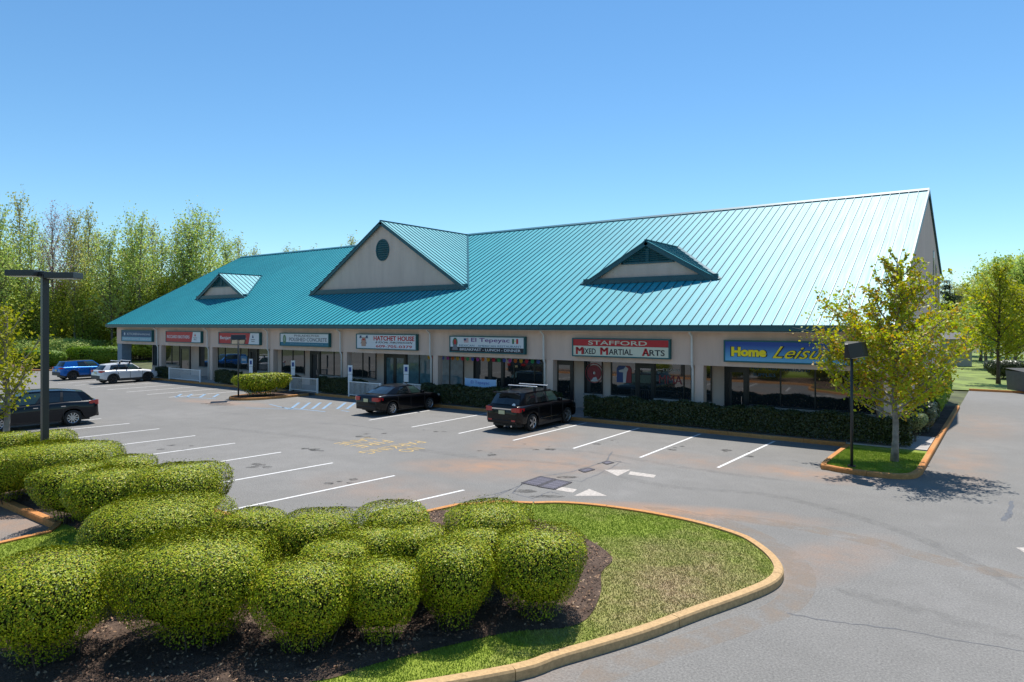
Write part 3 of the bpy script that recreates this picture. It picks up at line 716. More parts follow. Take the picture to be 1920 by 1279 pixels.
# roof
b = MB(); T = .16
def slab(pts, t, m, mt=None):
    P = [Vector(p) for p in pts]; nrm = (P[1]-P[0]).cross(P[2]-P[0]).normalized()
    if nrm.z < 0: nrm = -nrm
    lo = [p-nrm*t for p in P]; n = len(P)
    b.poly(P, m); b.poly(list(reversed(lo)), mt or m)
    for i in range(n): b.poly([P[i], P[(i+1) % n], lo[(i+1) % n], lo[i]], mt or m)
X0, X1 = BX0-.3, BX1+.07
slab([(X0, YE, ZE), (X1, YE, ZE), (X1, YR, ZR), (X0, YR, ZR)], T, ROOF, TRIM)
slab([(X0, YR, ZR), (X1, YR, ZR), (X1, YB+.3, ZB-.1), (X0, YB+.3, ZB-.1)], T, ROOF, TRIM)
nf = Vector((0, -SL, 1)).normalized(); df = Vector((0, 1, SL)).normalized()
ns = 144
for i in range(ns+1):
    x = X0+.04+(X1-X0-.08)*i/ns
    b.beam(Vector((x, YE, ZE))+nf*.022, Vector((x, YR, ZR))+nf*.022, .028, .045, SEAM, up=nf)
b.beam((X0, YR-.12, ZR-.02), (X1, YR-.12, ZR-.02), .34, .05, SEAM, up=nf)
b.build("roof", None, bld)
b = MB(); b.box(X0, X1, YE-.13, YE-.005, ZE-.26, ZE-.02); b.box(X0, X1, YE-.16, YE-.13, ZE-.06, ZE-.03)
b.build("gutter", TRIM, bld)
for x in (X0, X1):
    b = MB()
    b.beam((x, YE, ZE-.10), (x, YR, ZR-.10), .05, .26); b.beam((x, YR, ZR-.10), (x, YB+.3, ZB-.2), .05, .16)
    b.build("rake_trim", TRIM, bld)
b = MB(); b.box(X0+.05, X1-.05, YE+.01, 31.98, 4.30, 4.34); b.build("soffit", mat("soffit_beige", (.5, .43, .37), rough=.8), bld)
# beam over the porch, end walls, storefront wall, back wall
b = MB(); b.box(BX0+.02, BX1-.02, 30.0, 30.28, 2.79, 4.30); b.build("porch_beam", STUC, bld)
b = MB()
WX0 = -65.0
b.box(WX0, BX1-.3, 32.0, 32.25, .12, 4.296)
b.box(WX0, BX1-.3, YB-.25, YB, 0, ZB-.25)
for x, t in ((BX1-.3, .3), (BX0+.4, -.3)):
    xs = sorted((x, x+t)); y0 = 32.25 if x > -10 else 32.0
    prof = [(y0, 0), (YB-.26, 0), (YB-.26, ZB-.3), (YR, ZR-.24), (y0, zmain(y0)-.24)]
    if x > -10: prof = [(30.3, 0), (YB, 0), (YB, ZB-.28), (YR, ZR-.24), (30.3, zmain(30.3)-.24)]
    if x < -10: prof = [(29.7, 4.31), (YB, 4.31), (YB, ZB-.28), (YR, ZR-.24), (29.7, zmain(29.7)-.26)]
    vs = [(xs[0], y, z) for y, z in prof]+[(xs[1], y, z) for y, z in prof]; n = len(prof)
    b.add(vs, [tuple(range(n)), tuple(reversed(range(n, 2*n)))]+[(i, (i+1) % n, n+(i+1) % n, n+i) for i in range(n)])
b.box(WX0-.001, WX0+.25, 32.26, YB-.26, .1, 4.3)
b.build("wall", STUC, bld)
b = MB(); b.box(BX0+.05, BX0+.9, 30.05, 30.9, .1, 2.785); b.build("corner_pier", mat("pier_grey", (.20, .26, .32), rough=.8, var=.1), bld)
S = .268*30; colx = [-.3866*30 - S*k for k in range(7)]
cm = MB(); cm.box(-.2, .2, 0, .4, .1, 2.787)
dm = MB(); dm.tube([(0, -.40, 4.40), (0, -.40, 4.28), (0, -.13, 4.12), (0, -.10, 3.95), (0, -.10, 2.80), (0, .0, 2.62), (0, .0, .15)], .055, 8)
dm.box(-.06, .06, -.075, -.045, 2.75, 2.80)
c0 = d0 = None
for k, x in enumerate(colx+[colx[0]+S-.15]):
    if c0 is None:
        c0 = cm.build("column", STUC, bld); c0.location = (x+.28, 29.995, 0); d0 = dm.build("downspout", DSPOUT, bld, smooth=True); d0.location = (x, 29.94, 0)
    else:
        c = c0.copy(); col.objects.link(c); c.location = (x+(.28 if k < 7 else 0), 29.995, 0)
        if k < 7: d = d0.copy(); col.objects.link(d); d.location = (x, 29.94, 0)
# dormers
def dormer(xc, hw, yf, z0, za, band, vent):
    d = MB(); zz = z0+band
    p = (za-z0)/hw
    # face wall
    yw = yf+.22
    def xa(z): return (za-z)/p
    d.add([(xc-xa(z0)+.05, yw, z0-.5), (xc+xa(z0)-.05, yw, z0-.5), (xc+xa(z0)-.05, yw, z0), (xc, yw, za-.05), (xc-xa(z0)+.05, yw, z0),
           (xc-xa(z0)+.05, yw+.3, z0-.5), (xc+xa(z0)-.05, yw+.3, z0-.5), (xc+xa(z0)-.05, yw+.3, z0), (xc, yw+.3, za-.05), (xc-xa(z0)+.05, yw+.3, z0)],
          [(0, 1, 2, 3, 4), (9, 8, 7, 6, 5), (0, 5, 6, 1)])
    f = d.build("dormer", STUC, bld)
    t = MB()
    t.box(xc-hw+.12, xc+hw-.12, yf+.02, yw-.003, z0-.06, zz-.05)
    t.box(xc-hw-.05, xc+hw+.05, yf-.06, yf+.02, z0-.03, z0+.0)
    for s in (-1, 1):   # rake boards
        a = Vector((xc+s*hw, yf+.02, z0-.0)); c = Vector((xc, yf+.02, za)); n_ = Vector((s*p, 0, 1)).normalized()
        t.beam(a-n_*.13, c-n_*.13, .10, .24, None, up=n_)
    t.build("trim", TRIM, f)
    global b
    b = MB()
    yr = YE+(za-ZE)/SL; yv = YE+(z0-ZE)/SL
    yr = min(yr, YR)
    for s in (-1, 1):
        slab([(xc, yf-.05, za), (xc, yr, za), (xc+s*hw, yv+.02, z0), (xc+s*hw, yf-.05, z0)], .07, ROOF, TRIM)
        y = yf+.12; n_ = Vector((s*p, 0, 1)).normalized()
        while y < yr-.1:
            xe = min(hw, (za-zmain(y))/p) if y > yv else hw
            b.beam(Vector((xc, y, za))+n_*.02, Vector((xc+s*xe, y, za-p*xe))+n_*.02, .028, .045, SEAM, up=n_); y += .45
        b.beam(Vector((xc+s*hw, yv, z0))+Vector((0, -.01, .03)), Vector((xc, yr, za))+Vector((0, -.01, .03)), .22, .02, SEAM, up=(0, -SL, 1))
    b.beam((xc, yf-.05, za+.03), (xc, yr, za+.03), .16, .04, SEAM)
    b.build("dormer_roof", None, f)
    v = MB()
    if vent == 'round':
        cz = 9.87; ra, rb = .62, .74
        pts = [(xc+ra*math.cos(a), yw-.03, cz+rb*math.sin(a)) for a in [k*math.pi/14 for k in range(28)]]
        v.poly(pts)
        for k in range(28):
            v.beam(pts[k], pts[(k+1) % 28], .07, .07)
        for k in range(9):
            z = cz-rb*.85+k*rb*.2125; hx = ra*math.sqrt(max(0, 1-((z-cz)/rb)**2))
            v.obox((xc, yw-.05, z), (1, 0, 0), (0, 1, .7), (0, -.7, 1), hx, .05, .012)
    else:
        zb = z0+(za-z0)*.47; zt = za-.42*p*hw/2.4*1.0; zt = za-.30
        hx = (zt-zb)/p*.98
        v.poly([(xc-hx, yw-.015, zb), (xc+hx, yw-.015, zb), (xc, yw-.015, zt)])
        v.beam((xc-hx, yw-.04, zb), (xc+hx, yw-.04, zb), .05, .09); v.beam((xc-hx, yw-.04, zb), (xc, yw-.04, zt), .05, .08); v.beam((xc+hx, yw-.04, zb), (xc, yw-.04, zt), .05, .08)
        v.box(xc-.09, xc+.09, yw-.06, yw-.02, zb, zt-.1)
        nz = 8
        for k in range(1, nz):
            z = zb+(zt-zb)*k/nz; h2 = hx*(1-k/nz); v.obox((xc, yw-.04, z), (1, 0, 0), (0, 1, .7), (0, -.7, 1), max(.02, h2-.03), .05, .010)
    v.build("louvre_vent", TRIM, f)
dormer(-35.8, 7.95, 33.5, zmain(33.5)+.02, ZR-.02, .38, 'round')
dormer(-15.55, 3.95, 33.5, zmain(33.5)+.02, 9.10, .34, 'tri')
dormer(-56.2, 3.95, 33.5, zmain(33.5)+.02, 9.10, .34, 'tri')
# gable slit windows
for y, z0, z1 in ((46.3, 5.6, 8.9), (48.0, 5.6, 8.2), (49.6, 5.4, 7.5)):
    m_ = MB(); m_.box(BX1-.002, BX1+.03, y-.22, y+.22, z0, z1); f = m_.build("slit_window", mat("slit_frame", (.16, .15, .16), rough=.4), bld)
    m_ = MB(); m_.box(BX1+.031, BX1+.036, y-.14, y+.14, z0+.08, z1-.08); m_.build("pane", GLASS, f)

# storefronts
YW = 32.0
def win(pa, pb, z0=1.0, z1=3.1, glass=GLASS, mull=(), name="window"):
    xa, xb = XY(pa, YW), XY(pb, YW)
    m_ = MB(); t = .055; y0, y1 = YW-.07, YW-.001
    m_.box(xa, xb, y0, y1, z0-t, z0); m_.box(xa, xb, y0, y1, z1, z1+t); m_.box(xa-t, xa, y0, y1, z0-t, z1+t); m_.box(xb, xb+t, y0, y1, z0-t, z1+t)
    for q in mull: xm = XY(q, YW); m_.box(xm-t/2, xm+t/2, y0, y1-.01, z0, z1)
    f = m_.build(name, BLACKF, bld)
    m_ = MB(); m_.box(xa, xb, YW-.03, YW-.005, z0, z1); m_.build("pane", glass, f)
    s = MB(); s.box(xa-t-.02, xb+t+.02, YW-.12, YW-.002, z0-t-.09, z0-t-.002); s.build("sill", CONC, f); return f
def door(pa, pb, leaves=1, glass=GLASS):
    xa, xb = XY(pa, YW), XY(pb, YW); z0, z1 = .145, 2.55; m_ = MB(); t = .07; y0, y1 = YW-.09, YW-.001
    m_.box(xa, xb, y0, y1, z1, 3.1); m_.box(xa-t, xa, y0, y1, z0, 3.1); m_.box(xb, xb+t, y0, y1, z0, 3.1)
    wl = (xb-xa)/leaves
    for k in range(leaves):
        a, c = xa+wl*k, xa+wl*(k+1)
        m_.box(a, a+.13, y0+.01, y1, z0, z1); m_.box(c-.13, c, y0+.01, y1, z0, z1); m_.box(a+.13, c-.13, y0+.01, y1, z0, z0+.26); m_.box(a+.13, c-.13, y0+.01, y1, z1-.14, z1)
    f = m_.build("door", BLACKF, bld); m_ = MB()
    for k in range(leaves): m_.box(xa+wl*k+.13, xa+wl*(k+1)-.13, YW-.045, YW-.005, z0+.26, z1-.14)
    m_.build("pane", glass, f)
    h = MB(); xh = xb-.2 if leaves == 1 else xa+wl-.1; h.tube([(xh, y0-.05, .95), (xh, y0-.05, 1.3)], .014, 6); h.box(xh-.01, xh+.01, y0-.05, y0+.012, .96, .98); h.box(xh-.01, xh+.01, y0-.05, y0+.012, 1.26, 1.28)
    h.build("handle", CHROME, f); return f
win(1405, 1592, .95, mull=(1464, 1529)); win(1598, 1640, .95)
door(1362, 1400); win(1316, 1333, 1.0); win(1230, 1296, 1.0, mull=(1283,)); door(1196, 1226); win(1148, 1192, 1.0); win(1098, 1129, 1.0); door(1044, 1074)
win(947, 1018, 1.0, mull=(965, 1003)); door(920, 944); win(890, 916, 1.0); win(826, 869, .8, glass=GLASSB, mull=(844,))
win(765, 811, .8, glass=GLASSB, mull=(787,)); door(723, 761, 2, GLASSB); win(659, 705, 1.0, mull=(681,))
win(602, 641, 1.0, mull=(627,)); door(584, 600); win(530, 571, 1.0, mull=(550,))
win(486, 504, 1.0); door(470, 483); win(410, 466, 1.0, mull=(423, 452))
win(375, 391, 1.0); door(340, 357); win(311, 337, 1.0, mull=(323,))
win(288, 298, .8)
# window decals and posters, flat vinyl on the panes
def decal(name, label, px, z, shapes, cat="window sign", Y=YW-.05):
    x = XY(px, Y); o = empty(name, (x, Y, z), 0, label, cat)
    return o
def disc(m_, cx_, cz_, r0, r1, y=0., n=24, m=None):
    for k in range(n):
        a, c = 2*math.pi*k/n, 2*math.pi*(k+1)/n
        m_.poly([(cx_+r0*math.cos(a), y, cz_+r0*math.sin(a)), (cx_+r1*math.cos(a), y, cz_+r1*math.sin(a)), (cx_+r1*math.cos(c), y, cz_+r1*math.sin(c)), (cx_+r0*math.cos(c), y, cz_+r0*math.sin(c))], m)
VRED = mat("vinyl_red", (.28, .03, .045), rough=.5); VBLUE = mat("vinyl_blue", (.02, .06, .22), rough=.5); VWHITE = mat("vinyl_white", (.55, .56, .6), rough=.5); VCYAN = mat("vinyl_blue_text", (.03, .12, .22), rough=.5)
def xz_text(s, m, x, z, w_, h_, parent, y=0, off=0, shear=0, name="lettering"):
    t = text_mesh(name, s, m, width=w_, height=h_, offset=off, shear=shear, parent=parent, extrude=.003)
    t.rotation_euler = (R(90), 0, 0); t.location = (x, y, z); return t
o = decal("window_decal", "round red vinyl emblem in the window right of the dark doorway", 1114, 2.05, None)
m_ = MB(); disc(m_, 0, 0, .10, .42, -.004); disc(m_, 0, 0, .5, .54, -.004); m_.build("emblem", VRED, o)
m_ = MB(); disc(m_, 0, 0, 0, .07, -.005); m_.poly([(-.2, -.006, -.45), (.25, -.006, -.42), (.12, -.006, -.2), (-.05, -.006, -.25)]); m_.build("emblem_centre", VWHITE, o)
o = decal("window_decal", "blue and red sports emblem with a white kicking figure in the shop window", 1170, 2.05, None)
m_ = MB(); m_.poly([(-.42, -.004, -.42), (.02, -.004, -.42), (.1, -.004, .45), (-.3, -.004, .45), (-.42, -.004, .3)], VBLUE)
m_.poly([(.03, -.004, -.42), (.42, -.004, -.42), (.42, -.004, .3), (.3, -.004, .45), (.11, -.004, .45)], VRED)
m_.poly([(-.05, -.007, -.42), (.1, -.007, -.42), (.16, -.007, .1), (.25, -.007, .3), (.1, -.007, .42), (-.02, -.007, .28), (-.3, -.007, .2), (-.28, -.007, .12), (-.05, -.007, .1)], VWHITE); m_.build("emblem", None, o)
o = decal("window_decal", "faded white and red lettering in the window left of the downspout", 1257, 2.1, None)
xz_text("TEAM", VWHITE, 0, .28, .9, .12, o, -.004); xz_text("MMA", VRED, 0, -.2, 1.2, .42, o, -.004)
o = decal("window_decal", "blue vinyl lettering on the pane beside the shop door at the right", 1433, 2.6, None); xz_text("HOT TUBS", VCYAN, 0, .08, 1.15, .22, o, -.03, .005); xz_text("SUPPLIES", VCYAN, 0, -.26, 1.0, .15, o, -.03)
o = decal("window_decal", "blue vinyl word high on the middle pane at the right", 1493, 2.62, None); xz_text("HARDSCAPES", VCYAN, 0, .05, 1.15, .26, o, -.03, .005)
o = decal("poster", "blue poster glowing in the dark window behind the small lamp post", 458, 1.75, None, "poster"); m_ = MB(); m_.box(-.45, .45, -.03, -.02, -.3, .3); m_.build("sheet", mat("poster_blue", (.03, .20, .45), rough=.4), o)
m_ = MB(); m_.box(-.3, .3, -.035, -.031, -.1, .08); m_.build("print", VWHITE, o)
# papel picado bunting over the restaurant windows
o = empty("bunting", (0, 0, 0), 0, "coloured paper flags strung over the restaurant windows", "bunting")
cols_ = [(.5, .3, .02), (.45, .02, .05), (.03, .3, .12), (.05, .1, .45), (.4, .05, .3), (.55, .12, .02)]
xa, xb = XY(800, 31.0), XY(1015, 31.0)
m_ = MB(); m_.tube([(xa, 31, 2.72), ((xa+xb)/2, 31, 2.66), (xb, 31, 2.72)], .006, 4); m_.build("string", WHITE, o)
for k in range(22):
    x = xa+(xb-xa)*(k+.5)/22; m_ = MB(); z = 2.69; m_.add([(x-.11, 30.995, z), (x+.11, 30.995, z), (x+.11, 30.995, z-.16), (x, 30.98, z-.22), (x-.11, 30.995, z-.16)], [(0, 1, 2, 3, 4)])
    m_.build("paper_flag", mat("paper_%d" % (k % 6), cols_[k % 6], rough=.8), o)

# ------------------------------------------------------------ shop signs hung on the beam
SY = 29.80
def sign(pa, pb, z0, z1, label, face=(.6, .63, .66), right_edge=True):
    xa, xb = XY(pa, SY), XY(pb, SY); o = empty("shop_sign", ((xa+xb)/2, SY, (z0+z1)/2), 0, label, "sign", "shop signs on the beam")
    W, H = (xb-xa), (z1-z0); m_ = MB(); t = .06; y0, y1 = -.03, .195
    m_.box(-W/2, W/2, 0, y1, -H/2, H/2)
    m_.box(-W/2, W/2, y0, 0, H/2-t, H/2); m_.box(-W/2, W/2, y0, 0, -H/2, -H/2+t); m_.box(-W/2, -W/2+t, y0, 0, -H/2+t, H/2-t); m_.box(W/2-t, W/2, y0, 0, -H/2+t, H/2-t)
    m_.build("frame", FRAMEG, o); w_, h_ = W-2*t, H-2*t
    return o, w_, h_
def panel(o, x0, x1, z0, z1, m, name="panel", y=-.004, slant=0):
    m_ = MB(); m_.poly([(x0, y, z0), (x1, y, z0), (x1+0, y, z1), (x0+slant, y, z1)]); return m_.build(name, m, o)
def sm(n_, c): return mat("sign_"+n_, c, rough=.45, spec=.4)
NAVY = sm("navy", (.005, .06, .16)); SRED = sm("red", (.45, .018, .025)); SWHT = sm("white", (.62, .66, .70)); SCRM = sm("cream", (.60, .62, .50)); SLBL = sm("lightblue", (.20, .38, .48))
SBLK = sm("black", (.012, .012, .02)); SGRN = sm("green", (.02, .14, .07)); SYEL = sm("yellow", (.92, .72, .01)); STEAL = sm("teal", (.01, .15, .24)); SGREY = sm("grey", (.16, .17, .20)); SPUR = sm("purple", (.12, .02, .20)); SSKIN = sm("skin", (.42, .26, .20))
HZ0, HZ1 = 2.99, 3.97
def hz(p, ya, yb): return ZY(p, yb, SY), ZY(p, ya, SY)
z0, z1 = hz(228, 618.5, 639.5); o, W, H = sign(228, 285, z0, z1, "navy and pale blue sign at the far left end, over the open porch corner")
panel(o, -W/2, W/2, -H*.12, H/2, NAVY); panel(o, -W/2, W/2, -H/2, -H*.13, SLBL); m_ = MB(); disc(m_, -W*.40, H*.17, .0, H*.14, -.012); m_.build("roundel", SWHT, o)
xz_text("KITCHEN", SWHT, -W*.12, H*.17, W*.38, H*.22, o, -.01); xz_text("PASSIONS", SWHT, W*.27, H*.15, W*.36, H*.15, o, -.01); xz_text("DESIGN CENTER  CABINETS", SWHT, 0, -H*.31, W*.88, H*.14, o, -.01)
for pa, pb, ya, yb, lab, txt in ((311, 377, 620.5, 641.5, "red sign with a slanted white end, second shop from the left", "RICCIARDI BROTHERS"), (410, 487, 622.5, 645, "red sign partly hidden by the small lamp post head", "Benjamin Moore")):
    z0, z1 = hz(pa, ya, yb); o, W, H = sign(pa, pb, z0, z1, lab); xs = W*.27
    panel(o, -W/2, W/2, -H/2, H/2, SRED); m_ = MB(); m_.poly([(xs-.14, -.007, -H/2), (W/2, -.007, -H/2), (W/2, -.007, H/2), (xs+.10, -.007, H/2)]); m_.build("white_end", SWHT, o)
    xz_text(txt, SWHT, -W*.14, 0, W*.66, H*(.30 if txt[0] == 'R' else .42), o, -.01, .012)
    m_ = MB(); m_.poly([(xs+.30, -.011, H*.08), (xs+.56, -.011, H*.08), (xs+.43, -.011, H*.36)]); m_.build("triangle_mark", SRED if txt[0] == 'R' else NAVY, o)
    xz_text("Benjamin", SBLK, xs+.45, -H*.08, .52, H*.11, o, -.011); xz_text("Moore", SBLK, xs+.45, -H*.24, .4, H*.11, o, -.011)
z0, z1 = hz(525, 624, 648.5); o, W, H = sign(525, 617, z0, z1, "white sign with a green oval and dark lettering, fourth from the left")
panel(o, -W/2, W/2, -H*.22, H/2, SWHT); panel(o, -W/2, W/2, -H/2, -H*.23, STEAL); m_ = MB()
m_.poly([(-W*.41+.19*math.cos(a*.524), -.01, H*.02+H*.40*math.sin(a*.524)) for a in range(12)]); m_.build("oval_emblem", sm("olive", (.10, .20, .10)), o)
m_ = MB(); m_.poly([(-W*.41+.08*math.cos(a*.524), -.014, H*.05+H*.22*math.sin(a*.524)) for a in range(12)]); m_.build("emblem_figure", sm("sage", (.25, .35, .25)), o)
xz_text("PHILADELPHIA", SGREY, W*.06, H*.34, W*.52, H*.18, o, -.01, .005); xz_text("POLISHED CONCRETE", SGREY, W*.08, H*.02, W*.78, H*.32, o, -.01, .012)
xz_text("WWW.PHILADELPHIAPOLISHEDCONCRETE.COM", SLBL, W*.05, -H*.37, W*.68, H*.08, o, -.01)
z0, z1 = hz(668, 625.5, 654); o, W, H = sign(668, 781, z0, z1, "white sign with red ragged lettering and crossed hatchets emblem")
panel(o, -W/2, W/2, -H/2, H/2, SWHT); xz_text("HATCHET HOUSE", SRED, W*.14, H*.25, W*.68, H*.34, o, -.01, .03); xz_text("& SOCIAL THROWDOWN", SBLK, W*.14, -H*.05, W*.62, H*.13, o, -.01, .005, .4)
xz_text("609-705-0379", SRED, W*.14, -H*.33, W*.60, H*.19, o, -.01, .012)
m_ = MB(); cx_ = -W*.375
m_.beam((cx_-.28, -.012, -H*.15), (cx_+.26, -.012, H*.34), .008, .035, SBLK); m_.beam((cx_+.28, -.012, -H*.15), (cx_-.26, -.012, H*.34), .008, .035, SBLK)
for s in (-1, 1): m_.poly([(cx_+s*.20, -.016, H*.42), (cx_+s*.36, -.016, H*.44), (cx_+s*.40, -.016, H*.24), (cx_+s*.28, -.016, H*.22)], NAVY)
m_.poly([(cx_-.2, -.018, -H*.36), (cx_+.2, -.018, -H*.36), (cx_+.22, -.018, H*.1), (cx_+.12, -.018, H*.3), (cx_-.12, -.018, H*.3), (cx_-.22, -.018, H*.1)], SSKIN)
m_.poly([(cx_-.12, -.02, H*.08), (cx_+.12, -.02, H*.08), (cx_+.1, -.02, H*.2), (cx_-.1, -.02, H*.2)], SRED); m_.build("hatchet_emblem", None, o)
z0, z1 = hz(843, 629.5, 660.5); o, W, H = sign(843, 984, z0, z1, "white and black restaurant sign with two small flags")
panel(o, -W/2, W/2, -H*.18, H/2, SWHT); panel(o, -W/2, W/2, -H/2, -H*.19, SBLK)
m_ = MB(); m_.poly([(-W*.43+.19*math.cos(a*.524), -.010, H*.12+H*.33*math.sin(a*.524)) for a in range(12)], SGRN)
m_.poly([(-W*.43+.11*math.cos(a*.524), -.013, H*.14+H*.2*math.sin(a*.524)) for a in range(12)], SRED); m_.poly([(-W*.43-.22, -.014, -H*.4), (-W*.43+.22, -.014, -H*.4), (-W*.43+.12, -.014, -H*.02), (-W*.43-.12, -.014, -H*.02)], SGREY); m_.build("portrait_emblem", None, o)
m_ = MB(); fx = -W*.27
m_.poly([(fx-.17, -.01, H*.14), (fx+.17, -.01, H*.14), (fx+.17, -.01, H*.4), (fx-.17, -.01, H*.4)], SWHT)
for k in range(4): m_.poly([(fx-.17, -.013, H*(.14+.075*k)), (fx+.17, -.013, H*(.14+.075*k)), (fx+.17, -.013, H*(.175+.075*k)), (fx-.17, -.013, H*(.175+.075*k))], SRED)
m_.poly([(fx-.17, -.016, H*.26), (fx, -.016, H*.26), (fx, -.016, H*.4), (fx-.17, -.016, H*.4)], NAVY); m_.build("striped_flag", None, o)
m_ = MB(); fx = W*.39
for k, mm in enumerate((SGRN, SWHT, SRED)): m_.poly([(fx-.2+.135*k, -.01, H*.1), (fx-.065+.135*k, -.01, H*.1), (fx-.065+.135*k, -.01, H*.42), (fx-.2+.135*k, -.01, H*.42)], mm)
m_.poly([(fx-.03, -.013, H*.22), (fx+.03, -.013, H*.22), (fx+.03, -.013, H*.31), (fx-.03, -.013, H*.31)], SYEL); m_.build("tricolour_flag", None, o)
xz_text("El Tepeyac", SPUR, W*.06, H*.27, W*.52, H*.34, o, -.01, .008); xz_text("MEXICAN - AMERICAN RESTAURANT", STEAL, W*.05, -H*.08, W*.84, H*.13, o, -.01); xz_text("BREAKFAST - LUNCH - DINNER", SWHT, W*.05, -H*.34, W*.82, H*.17, o, -.01, .008)
z0, z1 = hz(1073, 633.5, 668); o, W, H = sign(1073, 1256, z0, z1, "red over cream martial arts sign left of a downspout")
panel(o, -W/2, W/2, H*.10, H/2, SRED); panel(o, -W/2, W/2, -H/2, H*.09, SCRM); xz_text("STAFFORD", SCRM, -W*.02, H*.30, W*.62, H*.26, o, -.01, .012)
ws = [("M", SRED, .055), ("IXED", SBLK, .17), ("M", SRED, .335), ("ARTIAL", SBLK, .515), ("A", SRED, .78), ("RTS", SBLK, .895)]
for t_, mm, fx in ws: xz_text(t_, mm, -W/2+W*(.02+fx*.97), -H*(.205 if mm == SRED else .23), W*{"M": .075, "IXED": .135, "ARTIAL": .25, "A": .065, "RTS": .15}[t_], H*(.44 if mm == SRED else .34), o, -.01, 0 if mm == SRED else .014)
for t_, mm, fx in ws:
    if mm == SRED:
        for dx in (-.03, .03): xz_text(t_, mm, -W/2+W*(.02+fx*.97)+dx, -H*.205, W*{"M": .075, "A": .065}[t_], H*.44, o, -.012)
z0, z1 = hz(1357, 637.5, 678.5); o, W, H = sign(1357, 1625, z0, z1, "blue sign with big yellow lettering behind the maple tree")
gm = mat("sign_blue_gradient", (.01, .1, .4), rough=.4); n_, l_ = N(gm); tcn = n_.new("ShaderNodeTexCoord"); sp = n_.new("ShaderNodeSeparateXYZ"); l_.new(tcn.outputs["Object"], sp.inputs[0])
l_.new(mixc(n_, l_, rng_(n_, l_, sp.outputs[2], -.40, .28), (.12, .42, .68), (.004, .055, .32)), n_["Principled BSDF"].inputs["Base Color"])
panel(o, -W/2, W/2, -H/2, H/2, gm)
xz_text("Home", SBLK, -W*.315, -H*.02, W*.285, H*.54, o, -.008, .075); xz_text("Home", SYEL, -W*.315, -H*.02, W*.268, H*.49, o, -.016, .055)
xz_text("Leisure", SBLK, W*.11, -H*.01, W*.50, H*.62, o, -.008, .035, .55); xz_text("Leisure", SYEL, W*.11, -H*.01, W*.49, H*.60, o, -.016, .0, .55)

# ------------------------------------------------------------ hedges, railings, accessible signs on the walk
def box_hedge(name, x0, x1, y0, y1, h, label, seed, m=None, n=None, size=.045, z=.14, cat="hedge", group=None):
    rg = np.random.default_rng(seed); L, Wd = x1-x0, y1-y0; area = L*(h*2+Wd)+2*Wd*h; n = n or int(area*1300)
    o = empty(name, ((x0+x1)/2, (y0+y1)/2, z), 0, label, cat, group)
    f_ = rg.random(n); P = np.zeros((n, 3)); Nn = np.zeros((n, 3)); tot = L*Wd+2*L*h+2*Wd*h
    a, b_, c_ = L*Wd/tot, (L*Wd+L*h)/tot, (L*Wd+2*L*h)/tot
    U = rg.uniform(-.5, .5, (n, 3))
    P[:, 0] = U[:, 0]*L; P[:, 1] = U[:, 1]*Wd; P[:, 2] = (U[:, 2]+.5)*h*.9+h*.1
    t = f_ < a; P[t, 2] = h; Nn[t, 2] = 1
    t = (f_ >= a) & (f_ < b_); P[t, 1] = -Wd/2; Nn[t, 1] = -1
    t = (f_ >= b_) & (f_ < c_); P[t, 1] = Wd/2; Nn[t, 1] = 1
    t = f_ >= c_; s = np.sign(U[:, 0]); P[t, 0] = s[t]*L/2; Nn[t, 0] = s[t]
    wob = 1+.05*np.sin(P[:, 0]*2.1+seed)+.04*np.sin(P[:, 0]*5.3)
    P[:, 2] *= wob; P[:, 1] *= 1+.12*np.sin(P[:, 0]*1.7+1)
    P -= Nn*np.abs(rg.normal(0, .06, n))[:, None]; P += rg.normal(0, .02, (n, 3))
    v, f = leaf_quads(P, Nn, size, rg); npmesh("leaves", v, f, m or HEDGEL, o)
    b_ = MB(); r = random.Random(seed)
    for k in range(int(L*5)):
        x = r.uniform(-L/2, L/2)*.97; b_.tube([(x, r.uniform(-.2, .2)*Wd, -.03), (x+r.uniform(-.1, .1), r.uniform(-.35, .35)*Wd, h*r.uniform(.6, .9))], [.014, .006], 4)
    b_.build("stems", BARK, o); return o
def Xh(p): return XY(p, 28.9)
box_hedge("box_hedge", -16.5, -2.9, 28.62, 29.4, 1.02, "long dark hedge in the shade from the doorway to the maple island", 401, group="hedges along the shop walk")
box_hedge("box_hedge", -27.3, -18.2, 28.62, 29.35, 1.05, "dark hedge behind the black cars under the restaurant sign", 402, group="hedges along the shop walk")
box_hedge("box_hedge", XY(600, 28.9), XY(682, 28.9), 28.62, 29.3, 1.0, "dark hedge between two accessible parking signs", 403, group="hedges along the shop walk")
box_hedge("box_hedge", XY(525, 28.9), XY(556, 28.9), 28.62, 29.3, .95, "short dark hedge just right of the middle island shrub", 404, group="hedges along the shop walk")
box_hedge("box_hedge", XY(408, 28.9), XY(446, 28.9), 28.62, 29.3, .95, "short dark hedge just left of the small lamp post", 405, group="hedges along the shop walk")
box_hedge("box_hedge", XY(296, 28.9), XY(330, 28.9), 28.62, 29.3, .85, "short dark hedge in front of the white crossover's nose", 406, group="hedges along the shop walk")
rg_ = MB()
def railing(x0, x1, y, label, h=.95, z=.14, bal=.11):
    o = empty("railing", ((x0+x1)/2, y, z), 0, label, "railing", "white railings along the shop walk"); L = x1-x0
    m_ = MB(); m_.box(-L/2, L/2, -.03, .03, h-.045, h); m_.box(-L/2, L/2, -.02, .02, .1, .14); m_.build("rail", WHITE, o)
    m_ = MB()
    k = int(L/bal)
    for i in range(k+1): x = -L/2+L*i/k; m_.box(x-.012, x+.012, -.012, .012, .14, h-.045)
    m_.build("balusters", WHITE, o)
    for s in (-1, 1): m_ = MB(); m_.box(s*L/2-.04, s*L/2+.04, -.04, .04, 0, h+.03); m_.build("post", WHITE, o)
